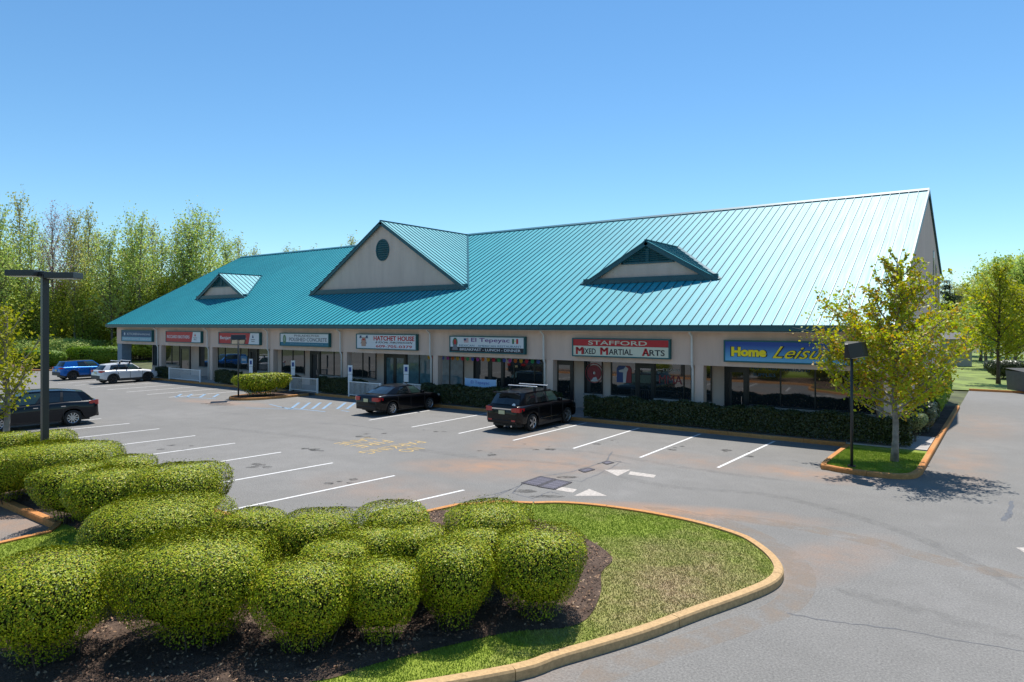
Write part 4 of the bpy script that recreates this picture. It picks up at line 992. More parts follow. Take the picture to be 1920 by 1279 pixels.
railing(-16.8, -12.2, 29.6, "white railing topping the hedge right of the jeep-like black car".replace("jeep-like ", ""))
railing(XY(757, 29.4), XY(795, 29.4), 29.4, "short white railing beside the double glass door")
railing(XY(655, 28.45), XY(714, 28.45), 28.42, "white railing left of the black sedan")
railing(XY(545, 28.45), XY(596, 28.45), 28.42, "white railing below the white and green oval sign")
railing(XY(484, 29.4), XY(505, 29.4), 29.4, "short white railing behind the middle island shrub")
railing(XY(318, 28.45), XY(376, 28.45), 28.42, "leftmost white railing, under the first red sign")
ABLUE = mat("access_blue", (.01, .05, .22), rough=.5)
for px, py, lab in ((471, 686, "accessible parking sign nearest the middle island shrub"), (550, 690, "accessible parking sign under the white and green oval sign"), (657, 700, "accessible parking sign left of the black sedan"), (762, 700, "accessible parking sign behind the black sedan's roof")):
    Y = 28.6; x = XY(px, Y); zc = ZY(px, py, Y)
    o = empty("parking_sign", (x, Y, 0), R(20), lab, "sign", "accessible parking signs")
    m_ = MB(); m_.tube([(0, 0, 0), (0, 0, zc+.5)], .03, 6); m_.build("post", POLE, o)
    m_ = MB(); m_.box(-.16, .16, -.045, -.03, zc-.05, zc+.5); m_.build("upper_plate", SWHT, o)
    m_ = MB(); m_.box(-.09, .09, -.05, -.046, zc+.1, zc+.38); m_.build("access_mark", ABLUE, o)
    m_ = MB(); m_.box(-.15, .15, -.045, -.03, zc-.5, zc-.07); pl = m_.build("lower_plate", SWHT, o)
# restaurant banner tied to the hedge, benches of little things on the porch
xa, xb = XY(873, 29.5), XY(931, 29.5); o = empty("banner", ((xa+xb)/2, 29.45, 1.4), 0, "low pale blue banner tied behind the hedge left of the black SUV", "banner")
L = xb-xa; m_ = MB(); m_.box(-L/2, L/2, -.012, .0, -.22, .22); m_.build("sheet", mat("banner_blue", (.35, .52, .75), rough=.7), o)
xz_text("El Tepeyac", mat("banner_text", (.08, .12, .45), rough=.7), 0, 0, L*.6, .22, o, -.02)
for s in (-1, 1): m_ = MB(); m_.tube([(s*L/2, 0.03, -1.25), (s*L/2, .03, .25)], .025, 6); m_.build("stake", WHITE, o)
# shrubs at the right corner
bush("round_shrub", *G(1708, 790, .9), .5, .5, 1.1, "small round shrub catching the sun right of the maple trunk", 501, n=3000, size=.035, m=leafmat("pale_leaves", [(.10, .14, .05), (.2, .24, .10)]))
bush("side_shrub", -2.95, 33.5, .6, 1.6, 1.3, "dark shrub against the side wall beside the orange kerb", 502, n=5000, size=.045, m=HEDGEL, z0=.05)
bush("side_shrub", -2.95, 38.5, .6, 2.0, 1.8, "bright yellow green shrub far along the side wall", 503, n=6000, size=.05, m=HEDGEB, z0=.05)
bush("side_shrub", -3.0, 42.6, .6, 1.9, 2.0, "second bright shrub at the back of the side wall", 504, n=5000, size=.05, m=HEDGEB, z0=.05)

# ============================================================ LAMP POSTS
def shoebox(o, c, yaw_, pitch, sx, sy, sz):
    m_ = MB(); d = Vector((math.cos(yaw_)*math.cos(pitch), math.sin(yaw_)*math.cos(pitch), math.sin(pitch))); s = Vector((-math.sin(yaw_), math.cos(yaw_), 0)); u = d.cross(s)
    m_.obox(c, d, s, u, sx, sy, sz); h = m_.build("lamp_head", POLE, o, bevel=.015)
    m_ = MB(); m_.obox(Vector(c)-u*(sz+.006), d, s, u, sx*.85, sy*.85, .005); m_.build("lens", LAMPG, h); return h
x, y = XY(84, 8.05), 8.05
o = empty("lamp_post", (x, y, .1), 0, "tall dark lamp post with two flat heads in a T, at the left", "lamp post")
d = x*FX+y*FY; ztop = CH+(606-517)/1280*d
m_ = MB(); m_.box(-.085, .085, -.085, .085, .0, ztop-.05); m_.build("pole", POLE, o, bevel=.01)
m_ = MB(); m_.box(-.2, .2, -.2, .2, -.05, .12); m_.build("base", POLE, o)
ya = YAW
shoebox(o, (math.cos(ya)*.55, math.sin(ya)*.55, ztop-.10), ya, -.0, .42, .24, .085)
shoebox(o, (-math.cos(ya)*.58, -math.sin(ya)*.58, ztop-.03), ya+math.pi, -.0, .42, .24, .085)
m_ = MB(); m_.beam((-math.cos(ya)*.2, -math.sin(ya)*.2, ztop-.06), (math.cos(ya)*.2, math.sin(ya)*.2, ztop-.06), .09, .14); m_.build("bracket", POLE, o)
def small_lamp(px, py, top_y, label, yawh, hs=(.34, .26, .22), r=.05, two=False, pitch=.25):
    x, y = G(px, py, .12); o = empty("lamp_post", (x, y, .12), 0, label, "lamp post"); d = x*FX+y*FY; zt = CH-(top_y-606)/1280*d-.12
    m_ = MB(); m_.tube([(0, 0, 0), (0, 0, zt)], r, 8); m_.build("pole", POLE, o, smooth=True)
    m_ = MB(); m_.box(-.11, .11, -.11, .11, 0, .06); m_.build("base", POLE, o)
    for k in range(2 if two else 1):
        a = yawh+k*1.9; shoebox(o, (math.cos(a)*hs[0]*.9, math.sin(a)*hs[0]*.9, zt-.02), a, pitch, *hs)
    return o
small_lamp(447, 746, 636, "slim lamp post with one tilted square head on the middle island", R(150), hs=(.42, .42, .16), pitch=-.35)
small_lamp(1597, 876, 655, "dark lamp post with box heads half hidden in the maple's leaves", R(-10), hs=(.21, .21, .23), r=.045, two=True, pitch=.2)

# ============================================================ CARS
def carpaint(name, rgb, metal=.3): return mat(name, rgb, rough=.3, metal=metal, coat=.5, spec=.12)
def wheel_objs(parent, R_, w_, rim_m, spokes, places):
    t = MB(); n = 28; prof = [(-w_/2, R_*.66), (-w_/2, R_*.92), (-w_*.38, R_), (w_*.38, R_), (w_/2, R_*.92), (w_/2, R_*.66)]
    for i in range(n):
        a, c = 2*math.pi*i/n, 2*math.pi*(i+1)/n
        for j in range(len(prof)-1):
            (y0, r0), (y1, r1) = prof[j], prof[j+1]
            t.poly([(r0*math.cos(a), y0, r0*math.sin(a)), (r1*math.cos(a), y1, r1*math.sin(a)), (r1*math.cos(c), y1, r1*math.sin(c)), (r0*math.cos(c), y0, r0*math.sin(c))])
    for s in (-1, 1): t.poly([(R_*.66*math.cos(2*math.pi*i/n), s*w_*.22, R_*.66*math.sin(2*math.pi*i/n)) for i in range(n)])
    r = MB()
    r.tube([(0, -w_*.36-.03, 0), (0, w_*.36+.03, 0)], R_*.12, 10)
    for s in (-1, 1):
        y = s*w_*.36
        for i in range(n):
            a, c = 2*math.pi*i/n, 2*math.pi*(i+1)/n; r0, r1 = R_*.59, R_*.67
            r.poly([(r0*math.cos(a), y, r0*math.sin(a)), (r1*math.cos(a), y+s*.02, r1*math.sin(a)), (r1*math.cos(c), y+s*.02, r1*math.sin(c)), (r0*math.cos(c), y, r0*math.sin(c))])
        for k in range(spokes):
            a = 2*math.pi*k/spokes; dx, dz = math.cos(a), math.sin(a)
            r.obox((dx*R_*.33, y+s*.008, dz*R_*.33), (dx, 0, dz), (0, 1, 0), (-dz, 0, dx), R_*.31, .012, R_*(.30/spokes+.028))
        r.poly([(R_*.13*math.cos(2*math.pi*i/12), y+s*.03, R_*.13*math.sin(2*math.pi*i/12)) for i in range(12)])
    first = None
    for (x, y) in places:
        if first is None:
            first = t.build("wheel", TYRE, parent, smooth=False); rim = r.build("rim", rim_m, first); first.location = (x, y, R_)
        else:
            c = first.copy(); col.objects.link(c); c.location = (x, y, R_); c2 = rim.copy(); col.objects.link(c2); c2.parent = c
def interp(tab, x):
    xs = [p[0] for p in tab]; return float(np.interp(x, xs, [p[1] for p in tab]))
def car(name, label, loc, head, paint_, sp, cat="car"):
    """local frame: +x forward, origin on the ground under the middle"""
    o = empty(name, (loc[0], loc[1], 0.004), head, label, cat, "cars parked in the lot")
    L, W, H = sp['L'], sp['W'], sp['H']; hw = W/2; wr, wf = sp['axles']; Rw = sp['R']; belt = sp['belt']
    # lower body loft
    m_ = MB(); st = np.unique(np.concatenate([np.linspace(-L/2, L/2, 70), [wr, wf, -L/2+.03, L/2-.03, -L/2+.09, L/2-.09]])); K = 11; rows = []
    for x in st:
        e = abs(x)/(L/2); wfac = 1-.035*max(0, (e-.55)/.45)**1.5 - (.17*max(0, (e-.90)/.10)**2.2); wd = hw*wfac
        top = interp(sp['top'], x); low = interp(sp['low'], x)
        arch = 0
        for xw in (wr, wf):
            ra = Rw+.075
            if abs(x-xw) < ra: arch = max(arch, Rw+math.sqrt(ra*ra-(x-xw)**2)*1.0-.01)
        lo = max(low, arch); sh_ = min(top-.02, max(lo+.03, top-.10))
        mid = max(lo+.015, low+(top-low)*.55)
        mid = min(mid, sh_-.01)
        pts = [(0, top+.035), (wd*.45, top+.03), (wd*.78, top+.012), (wd*.90, top-.015), (wd*.965, top-.06), (wd*.995, sh_-.04 if sh_-.04 > mid else (mid+sh_)/2), (wd, mid), (wd*.998, (mid+lo)/2), (wd*.985, lo+.02), (wd*.955, lo), (wd*.80, lo+.01)]
        rows.append([(x, y, z) for y, z in pts])
    nS = len(rows)
    for s in (1, -1):
        vs = [(x, s*y, z) for r_ in rows for (x, y, z) in r_]; fs = [(i*K+j, (i+1)*K+j, (i+1)*K+j+1, i*K+j+1) for i in range(nS-1) for j in range(K-1)]
        m_.add(vs, fs)
    for r_ in (rows[0], rows[-1]): m_.poly(r_+[(x, -y, z) for x, y, z in reversed(r_[1:])])
    # greenhouse
    g = sp['gh']; zb = belt; zr = H-.03
    def loop(xf, xr, yh, nose_, tail, z_f, z_m, z_r):
        P = [(xf, 0, z_f), (xf-nose_*.25, yh*.5, z_f), (xf-nose_, yh*.9, z_f)]
        for t in sp['cuts']: P.append((xf-nose_+(xr+tail-(xf-nose_))*t, yh*(1-.07*abs(t-.45)*2), z_f+(z_m-z_f)*min(1, t*2.2) if t < .5 else z_m+(z_r-z_m)*(t-.5)*2))
        P += [(xr+tail, yh*.88, z_r), (xr+tail*.25, yh*.5, z_r), (xr, 0, z_r)]; return P
    B = loop(g['bf'], g['br'], hw*.93, .22, .12, interp(sp['top'], g['bf'])-.01, zb, interp(sp['top'], g['br'])-.01)
    Tp = loop(g['rf'], g['rr'], hw*.74, .10, .10, zr-.015, zr, zr-g.get('drop', .04))
    Md = [tuple((a+c)*.5*(1 if k != 1 else 1.025) + (0 if k != 2 else .012) for k, (a, c) in enumerate(zip(p, q))) for p, q in zip(B, Tp)]
    roofm = sp.get('roofpaint', paint_)
    for s in (1, -1):
        f_ = lambda P: [(x, s*y, z) for x, y, z in P]; n = len(B)
        m_.add(f_(B)+f_(Md)+f_(Tp), [(i, i+1, n+i+1, n+i) for i in range(n-1)]+[(n+i, n+i+1, 2*n+i+1, 2*n+i) for i in range(n-1)])
    rf = MB(); n = len(Tp); cen = [(x, 0, z+.045*min(1, 4*(i/(n-1))*(1-i/(n-1))+.15)) for i, (x, y, z) in enumerate(Tp)]
    for s in (1, -1):
        half = [(x, s*y*.55, z+(c[2]-z)*.8) for (x, y, z), c in zip(Tp, cen)]
        for i in range(n-1):
            rf.poly([(Tp[i][0], s*Tp[i][1], Tp[i][2]), (Tp[i+1][0], s*Tp[i+1][1], Tp[i+1][2]), half[i+1], half[i]]); rf.poly([half[i], half[i+1], cen[i+1], cen[i]])
    body = m_.build("body", paint_, o, smooth=True)
    bmx = bmesh.new(); bmx.from_mesh(body.data); bmesh.ops.remove_doubles(bmx, verts=bmx.verts, dist=.003); bmesh.ops.recalc_face_normals(bmx, faces=bmx.faces); bmx.to_mesh(body.data); bmx.free()
    md = body.modifiers.new("es", 'EDGE_SPLIT'); md.split_angle = R(42)
    rfo = rf.build("roof", roofm, o, smooth=True)
    # glass panes lie 6 mm proud of the pillars
    def pane(i0, i1, s, nm, inset=(.08, .10, .06, .06), m=CARGLASS, off=.007):
        bl, br_, tl, tr = [Vector(p) for p in (B[i0], B[i1], Tp[i0], Tp[i1])]; ml, mr = Vector(Md[i0]), Vector(Md[i1])
        def pt(u, v_):
            u2 = inset[2]+(1-inset[2]-inset[3])*u; v2 = inset[0]+(1-inset[0]-inset[1])*v_
            a = bl.lerp(br_, u2); c = tl.lerp(tr, u2); d_ = ml.lerp(mr, u2)
            return a.lerp(d_, v2*2) if v2 < .5 else d_.lerp(c, v2*2-1)
        nr = (br_-bl).cross(tl-bl).normalized()
        if nr.dot(Vector(((bl.x+br_.x)/2-(g['rf']+g['rr'])/2, (bl.y+br_.y)/2, .2))) < 0: nr = -nr
        p_ = MB(); G_ = [[pt(u, v_)+nr*off for u in (0, .5, 1)] for v_ in (0, .25, .5, .75, 1)]
        for a in range(4):
            for c in range(2): p_.poly([(q.x, s*q.y, q.z) for q in (G_[a][c], G_[a][c+1], G_[a+1][c+1], G_[a+1][c])])
        return p_.build(nm, m, o)
    # front and rear screens: one mesh each over both halves
    for idx, nm in (((0, 1, 2), "windscreen"), ((len(B)-1, len(B)-2, len(B)-3), "rear_window")):
        p_ = MB(); out = 1 if nm == "windscreen" else -1
        for s in (1, -1):
            for a, c in ((idx[0], idx[1]), (idx[1], idx[2])):
                e1 = 1.0 if c != idx[2] else .9
                for (A0, A1, A2) in ((.10, .5, .90),):
                    def q(i, v_):
                        P0, P1, P2 = Vector(B[i]), Vector(Md[i]), Vector(Tp[i]); r_ = P0.lerp(P1, v_*2) if v_ < .5 else P1.lerp(P2, v_*2-1); return r_
                    pa = [q(a, t) for t in (A0, A1, A2)]; pc = [q(a, t).lerp(q(c, t), e1) for t in (A0, A1, A2)]
                    for k in range(2):
                        quad = [pa[k], pc[k], pc[k+1], pa[k+1]]; p_.poly([(v_.x+out*.010, s*v_.y, v_.z+.006) for v_ in quad])
        p_.build(nm, CARGLASSG if nm == "windscreen" else sp.get('rearglass', CARGLASS), o)
    c0_ = 2
    for (i0, i1, light) in sp['side']:
        for s in (1, -1): pane(c0_+i0, c0_+i1, s, "side_window", inset=(.10, .14, .03, .03), m=CARGLASSG if light else CARGLASS)
    for j in range(len(sp['side'])-1):
        for s in (1, -1): pane(c0_+sp['side'][j][1], c0_+sp['side'][j+1][0], s, "door_pillar", inset=(.09, .13, -.15, -.15), m=PLASTIC, off=.004) if sp['side'][j+1][0] > sp['side'][j][1] else None
    # underbody, sills, bumper trim
    u = MB(); u.box(-L/2+.35, L/2-.35, -hw+.24, hw-.24, .22, .62); u.box(wr+Rw+.1, wf-Rw-.1, -hw+.05, hw-.05, .20, interp(sp['low'], 0)+.03); u.build("underbody", PLASTIC, o)
    if sp.get('cladding'):
        u = MB()
        for s in (1, -1):
            u.box(wr+Rw+.08, wf-Rw-.08, s*(hw-.02)-.012, s*(hw-.02)+.03, .24, .40)
            for xw in (wr, wf):
                for k in range(12):
                    a, c = math.pi*k/12, math.pi*(k+1)/12; ra, rb = Rw+.05, Rw+.13
                    y0, y1 = s*(hw-.03), s*(hw+.018)
                    P = [(xw+r_*math.cos(t), Rw+r_*math.sin(t)) for (r_, t) in ((ra, a), (rb, a), (rb, c), (ra, c))]
                    u.add([(px_, y0, pz) for px_, pz in P]+[(px_, y1, pz) for px_, pz in P], [(0, 1, 2, 3), (7, 6, 5, 4), (1, 5, 6, 2), (0, 3, 7, 4)])
        u.build("cladding", PLASTIC, o)
    rb = MB(); zl = interp(sp['low'], -L/2); rb.box(-L/2-.02, -L/2+.12, -hw*.78, hw*.78, zl-.06, zl+(.22 if sp.get('cladding') else .10)); rb.build("rear_bumper", PLASTIC if sp.get('cladding') else paint_, o, bevel=.02)
    fb = MB(); fb.box(L/2-.10, L/2+.012, -hw*.6, hw*.6, .30, .46); fb.build("grille", PLASTIC, o, bevel=.01)
    wheel_objs(o, Rw, .22, sp['rim'], sp['spokes'], [(wr, hw-.125), (wr, -hw+.125), (wf, hw-.125), (wf, -hw+.125)])
    xr_ = -L/2
    for s in (1, -1):
        t = MB(); zt0, zt1, yin, wrap = sp['tail']
        t.add([(xr_-.015, s*yin, zt0), (xr_-.015, s*yin, zt1), (xr_-.012, s*hw*.80, zt1+.02), (xr_-.012, s*hw*.80, zt0-.01), (xr_+.03+.02, s*(hw*.935), zt1+.02), (xr_+.05, s*(hw*.935), zt0-.01), (xr_+wrap, s*(hw*.975+.012), zt1-.01), (xr_+wrap, s*(hw*.98+.012), zt0+.05),
               (xr_+.10, s*yin, zt0), (xr_+.10, s*yin, zt1), (xr_+wrap, s*hw*.85, zt1-.01), (xr_+wrap, s*hw*.85, zt0+.05)],
              [(0, 1, 2, 3), (3, 2, 4, 5), (5, 4, 6, 7), (8, 9, 1, 0), (1, 9, 10, 6, 4, 2), (0, 3, 5, 7, 11, 8), (7, 6, 10, 11)])
        t.build("tail_light", RED, o)
        h = MB(); h.add([(L/2+.0, s*hw*.45, .62), (L/2+.0, s*hw*.45, .72), (L/2-.10, s*hw*.88, .78), (L/2-.10, s*hw*.88, .64), (L/2-.40, s*(hw*.975+.01), .84), (L/2-.36, s*(hw*.98+.01), .72)], [(0, 1, 2, 3), (3, 2, 4, 5)]); h.build("headlight", LAMPG, o)
        mr_ = MB(); xm = g['bf']-.55; mr_.obox((xm, s*(hw+.09), zb+.06), (1, 0, 0), (0, 1, 0), (0, 0, 1), .07, .10, .075); mr_.obox((xm, s*(hw-.02), zb+.02), (1, 0, 0), (0, 1, 0), (0, 0, 1), .04, .05, .02); mr_.build("mirror", sp.get('mirror', paint_), o, bevel=.02)
        for xd in sp['handles']:
            d_ = MB(); d_.box(xd-.09, xd+.09, s*(hw-.005)-.02, s*(hw-.005)+.028, zb-.17, zb-.14); d_.build("door_handle", sp.get('handlem', CHROME), o)
    pl = MB(); zp = sp['plate']; pl.box(xr_-.022, xr_-.008, -.16, .16, zp-.08, zp+.08); pl.build("number_plate", PLATE, o)
    # door seams, a hair proud
    for s in (1, -1):
        for xd in sp['seams']: q = MB(); q.box(xd-.007, xd+.007, s*hw-.02, s*hw+.004, .34, zb-.10); q.build("door_gap", PLASTIC, o)
    if sp.get('extra'): sp['extra'](o, sp)
    return o
DKTOP = mat("gloss_black_roof", (.012, .012, .014), rough=.25, coat=1)
def ex_bars(o, sp):
    for x in sp['bars']:
        m_ = MB(); m_.box(x-.045, x+.045, -.78, .78, sp['H']+.14, sp['H']+.175)
        b_ = m_.build("roof_bar", mat("silver_bar", (.75, .76, .78), rough=.3, metal=.3), o, bevel=.01)
        for s in (-1, 1): m_ = MB(); m_.box(x-.05, x+.05, s*.66-.04, s*.66+.04, sp['H']-.06, sp['H']+.14); m_.build("foot", PLASTIC, b_)
def ex_jeep(o, sp):
    ex_bars(o, sp); L = sp['L']
    m_ = MB(); m_.box(-L/2-.022, -L/2-.005, -.52, .52, .985, 1.035); m_.build("tailgate_strip", CHROME, o)
    m_ = MB(); m_.box(-L/2+.18, -L/2+.42, -.62, .62, sp['H']-.06, sp['H']-.015); m_.build("spoiler", sp['paint'], o, bevel=.01)
    m_ = MB(); disc(m_, 0, 0, 0, .09); q = m_.build("sticker", WHITE, o); q.location = (-L/2+.115, -.55, 1.17); q.rotation_euler = (R(-22), 0, R(-90))
    m_ = MB(); m_.tube([(-L/2-.02, -.55, .30), (-L/2-.07, -.55, .30)], .04, 8); m_.build("exhaust", CHROME, o)
    for s in (1, -1): m_ = MB(); m_.box(-L/2-.024, -L/2-.01, s*.62-.10, s*.62+.10, .49, .56); m_.build("reflector", RED, o)
    m_ = MB(); m_.box(-.9, 1.1, -sp['W']/2-.022, -sp['W']/2-.004, .50, .525); m_.box(-.9, 1.1, sp['W']/2+.004, sp['W']/2+.022, .50, .525); m_.build("side_strip", CHROME, o)
blackp = carpaint("black_car_paint", (.0025, .0025, .004), 0); navyp = carpaint("dark_blue_black_paint", (.002, .005, .010), 0)
sedan = dict(L=4.78, W=1.83, H=1.46, axles=(-1.38, 1.40), R=.33, belt=.98, top=[(-2.39, .62), (-2.36, .90), (-2.28, 1.01), (-1.75, 1.055), (-1.2, 1.02), (1.0, .97), (1.25, .93), (1.9, .86), (2.25, .74), (2.36, .60), (2.39, .5)],
             low=[(-2.39, .38), (-2.1, .28), (-1, .25), (1, .25), (2.1, .26), (2.39, .34)], gh=dict(bf=1.22, br=-1.85, rf=.35, rr=-1.0, drop=.05), cuts=(.03, .36, .41, .70, .76), side=[(1, 2, True), (3, 4, False), (4, 5, False)],
             rim=RIM, spokes=8, tail=(.76, .93, .45, .35), handles=(.05, -.95), plate=.78, seams=(.95, -.1, -1.02), rearglass=CARGLASS, paint=blackp, handlem=blackp)
jeep = dict(L=4.82, W=1.94, H=1.72, axles=(-1.42, 1.50), R=.38, belt=1.16, top=[(-2.41, .72), (-2.39, 1.02), (-2.34, 1.14), (-1.2, 1.17), (1.0, 1.14), (1.2, 1.12), (1.9, 1.07), (2.25, .98), (2.38, .84), (2.41, .6)],
            low=[(-2.41, .44), (-2.1, .36), (-1, .33), (1, .33), (2.1, .34), (2.41, .42)], gh=dict(bf=1.15, br=-2.30, rf=.55, rr=-1.95, drop=.03), cuts=(.03, .30, .34, .60, .64, .90), side=[(1, 2, True), (3, 4, False), (5, 6, False)],
            rim=RIM, spokes=5, tail=(.90, 1.06, .52, .36), handles=(.2, -.85), plate=.86, seams=(1.0, 0, -1.0), bars=(-.85, -.0), extra=ex_jeep, paint=blackp, handlem=blackp)
santa = dict(L=4.9, W=1.885, H=1.68, axles=(-1.38, 1.42), R=.36, belt=1.08, top=[(-2.45, .70), (-2.42, 1.0), (-2.36, 1.10), (-1.2, 1.13), (0, 1.09), (1.1, 1.03), (1.3, 1.0), (2.0, .93), (2.3, .82), (2.42, .66), (2.45, .5)],
             low=[(-2.45, .42), (-2.1, .32), (-1, .28), (1, .28), (2.1, .30), (2.45, .38)], gh=dict(bf=1.38, br=-2.38, rf=.45, rr=-1.92, drop=.13), cuts=(.03, .32, .35, .60, .63, .88), side=[(1, 2, True), (3, 4, False), (5, 6, False)],
             rim=RIM, spokes=10, tail=(.92, 1.10, .55, .42), handles=(.05, -1.0), plate=.86, seams=(.95, -.12, -1.0), cladding=False, paint=navyp)
cross = dict(L=4.45, W=1.78, H=1.57, axles=(-1.30, 1.33), R=.345, belt=1.02, top=[(-2.22, .66), (-2.20, .94), (-2.12, 1.05), (-1.2, 1.07), (1.0, 1.0), (1.2, .97), (1.8, .90), (2.1, .78), (2.2, .62), (2.22, .5)],
             low=[(-2.22, .44), (-1.9, .34), (-1, .32), (1, .32), (1.9, .33), (2.22, .42)], gh=dict(bf=1.22, br=-2.14, rf=.30, rr=-1.74, drop=.07), cuts=(.03, .34, .37, .62, .65, .86), side=[(1, 2, True), (3, 4, False), (5, 6, False)],
             rim=RIMD, spokes=5, tail=(.90, 1.04, .5, .32), handles=(.05, -.85), plate=.88, seams=(.9, -.05, -.95), cladding=True, mirror=PLASTIC, bars=(-.75, .0), extra=ex_bars, handlem=WHITE)
comp = dict(L=4.4, W=1.82, H=1.62, axles=(-1.30, 1.33), R=.355, belt=1.07, top=[(-2.2, .68), (-2.17, 1.0), (-2.08, 1.10), (-1.2, 1.12), (1.0, 1.06), (1.2, 1.03), (1.8, .98), (2.08, .86), (2.18, .66), (2.2, .5)],
            low=[(-2.2, .46), (-1.9, .36), (-1, .34), (1, .34), (1.9, .35), (2.2, .44)], gh=dict(bf=1.16, br=-2.12, rf=.42, rr=-1.82, drop=.06), cuts=(.03, .34, .38, .62, .66, .84), side=[(1, 2, True), (3, 4, False)],
            rim=RIMD, spokes=5, tail=(.96, 1.06, .45, .30), handles=(.05, -.85), plate=.82, seams=(.9, -.05, -.95), cladding=True, roofpaint=DKTOP)
car("black_sedan", "black four door sedan parked nose in beside the blue hatching", (-26.35, 26.05), R(90), blackp, sedan)
car("black_suv", "black SUV with two silver roof bars in front of the hedge", (-17.65, 25.95), R(90), blackp, jeep, "car")
car("dark_blue_suv", "dark navy three row SUV seen from the side at the left edge", (-35.75, 12.25), R(-90-9), navyp, santa)
car("white_crossover", "silver white crossover with roof rack at the left end of the shops", (-56.9, 25.9), R(91), carpaint("silver_white_paint", (.62, .63, .65), .15), cross)
car("blue_suv", "bright blue compact SUV with a black roof, farthest left of the parked cars", (-63.2, 25.5), R(92), carpaint("bright_blue_paint", (.005, .11, .42)), comp)

# ============================================================ TREES
MAPLE = leafmat("maple_leaves", [(.26, .34, .015), (.35, .43, .02), (.45, .49, .025), (.48, .40, .03), (.42, .22, .04), (.30, .38, .02)], rough=.5, spec=.35, trans=.35)
SPRG = leafmat("spring_leaves", [(.25, .35, .08), (.34, .45, .11), (.43, .51, .15), (.48, .48, .16)], rough=.6, spec=.2, trans=.4)
SPRO = leafmat("olive_spring_leaves", [(.28, .30, .08), (.36, .37, .11), (.42, .40, .14)], rough=.6, spec=.2, trans=.4)
BUDR = leafmat("reddish_buds", [(.38, .25, .28), (.44, .30, .32), (.36, .28, .24)], rough=.8, spec=.1, trans=.3)
DEEP = leafmat("mid_green_leaves", [(.17, .23, .03), (.28, .34, .05), (.40, .44, .08)], rough=.6, spec=.2, trans=.35)
YELL = leafmat("yellow_green_leaves", [(.22, .25, .02), (.30, .32, .03), (.34, .30, .04)], rough=.6, spec=.2, trans=.4)
PINE = leafmat("pine_needles", [(.015, .035, .012), (.03, .06, .02), (.045, .08, .03)], rough=.6, spec=.2, trans=.1)
mx, my = G(1679, 866, .12)
make_tree("maple_tree", "young maple with yellow green and orange leaves on the right corner island", "tree", (mx, my, .1), MAPLE, BARKL, rz=R(20),
          seed=21, H=6.75, spread=3.3, thin=.5, maple=True, nleaf=17000, lsize=.055, trunk_r=.10, first=.20, up=.38, nprim=44, lean=.004, clump=.13, top_thin=1)
x, y = XY(10, 8.3), 8.3
make_tree("young_tree", "young pale trunked tree with yellow leaves at the left picture edge", "tree", (x, y, .1), YELL, BARKL, seed=33, H=4.9, spread=1.7, nleaf=2300, lsize=.055, trunk_r=.11, first=.28, up=.6, nprim=15, lean=.03, clump=.3)
# woods on the left: a few models, copied
fam = []
specs = [(51, 18.6, 4.0, 2900, SPRG, BARKL, .3, .75, 30, "tall thin spring tree with sparse pale green leaves in the left woods"),
         (52, 16.6, 5.0, 4600, SPRG, BARK, .22, .7, 34, "broad spring tree with pale green crown in the left woods"),
         (53, 19.2, 3.6, 2000, SPRO, BARKL, .35, .85, 26, "narrow olive leaved tree in the left woods"),
         (54, 18.6, 4.2, 2200, BUDR, BARKL, .35, .85, 36, "nearly bare tree with reddish purple buds in the left woods"),
         (55, 12, 4.0, 5000, DEEP, BARKD, .12, .7, 30, "lower mid green tree filling the left woods")]
r = random.Random(5)
def place_at(px, depth):
    rr = (px-960)/1280*depth; return (depth*FX+rr*RX, depth*FY+rr*RY)
pls = []
for px, dep, k, hs in ((-30, 84, 0, 1.0), (8, 80, 1, 1.0), (35, 92, 2, 1.12), (55, 84, 0, .92), (105, 88, 3, 1.02), (128, 94, 3, .98), (140, 86, 2, .92), (170, 90, 2, .98), (190, 96, 0, .9), (215, 86, 1, .95), (240, 90, 1, 1.07), (262, 88, 0, .92), (285, 96, 2, .93),
                       (305, 92, 0, .86), (330, 94, 2, .92), (350, 90, 1, 1.02), (375, 92, 1, 1.12), (398, 96, 0, 1.0), (415, 102, 1, 1.0), (80, 98, 0, .95), (-70, 88, 1, 1.1), (160, 104, 0, 1.0), (450, 112, 2, .92), (480, 118, 2, .88),
                       (540, 128, 2, .96), (560, 130, 0, .98), (590, 128, 2, .92), (640, 128, 0, 1.0), (662, 130, 2, 1.06), (20, 100, 4, 1.3), (250, 104, 4, 1.3)):
    pls.append((px, dep, k, hs))
for i in range(34):
    pls.append((-60+i*15.5+r.uniform(-6, 6), r.uniform(79, 90)+i*.35, 4, r.uniform(.62, .95)))
firsts = {}
for px, dep, k, hs in pls:
    x, y = place_at(px, dep); s = hs*r.uniform(.96, 1.04); rz = r.uniform(0, 6.28)
    seed, H, spd, nl, lm, bkm, fst, up, npm, lab = specs[k]
    if k not in firsts:
        t = make_tree("woodland_tree", lab, "tree", (x, y, -.05), lm, bkm, group="trees of the woods beyond the lot", seed=seed, H=H, spread=spd, nleaf=nl, lsize=.125 if k != 3 else .085, trunk_r=.17, first=fst, up=up, nprim=npm, lean=.012, clump=.34, top_thin=.2, floor=.52, thin=.55)
        t.scale = (s, s, s); t.rotation_euler = (0, 0, rz); firsts[k] = t; KIDS[t.name] = [q for q in bpy.data.objects if q.parent == t]
    else: 
        c = copy_tree(firsts[k], (x, y, -.05), rz, (s, s, s))
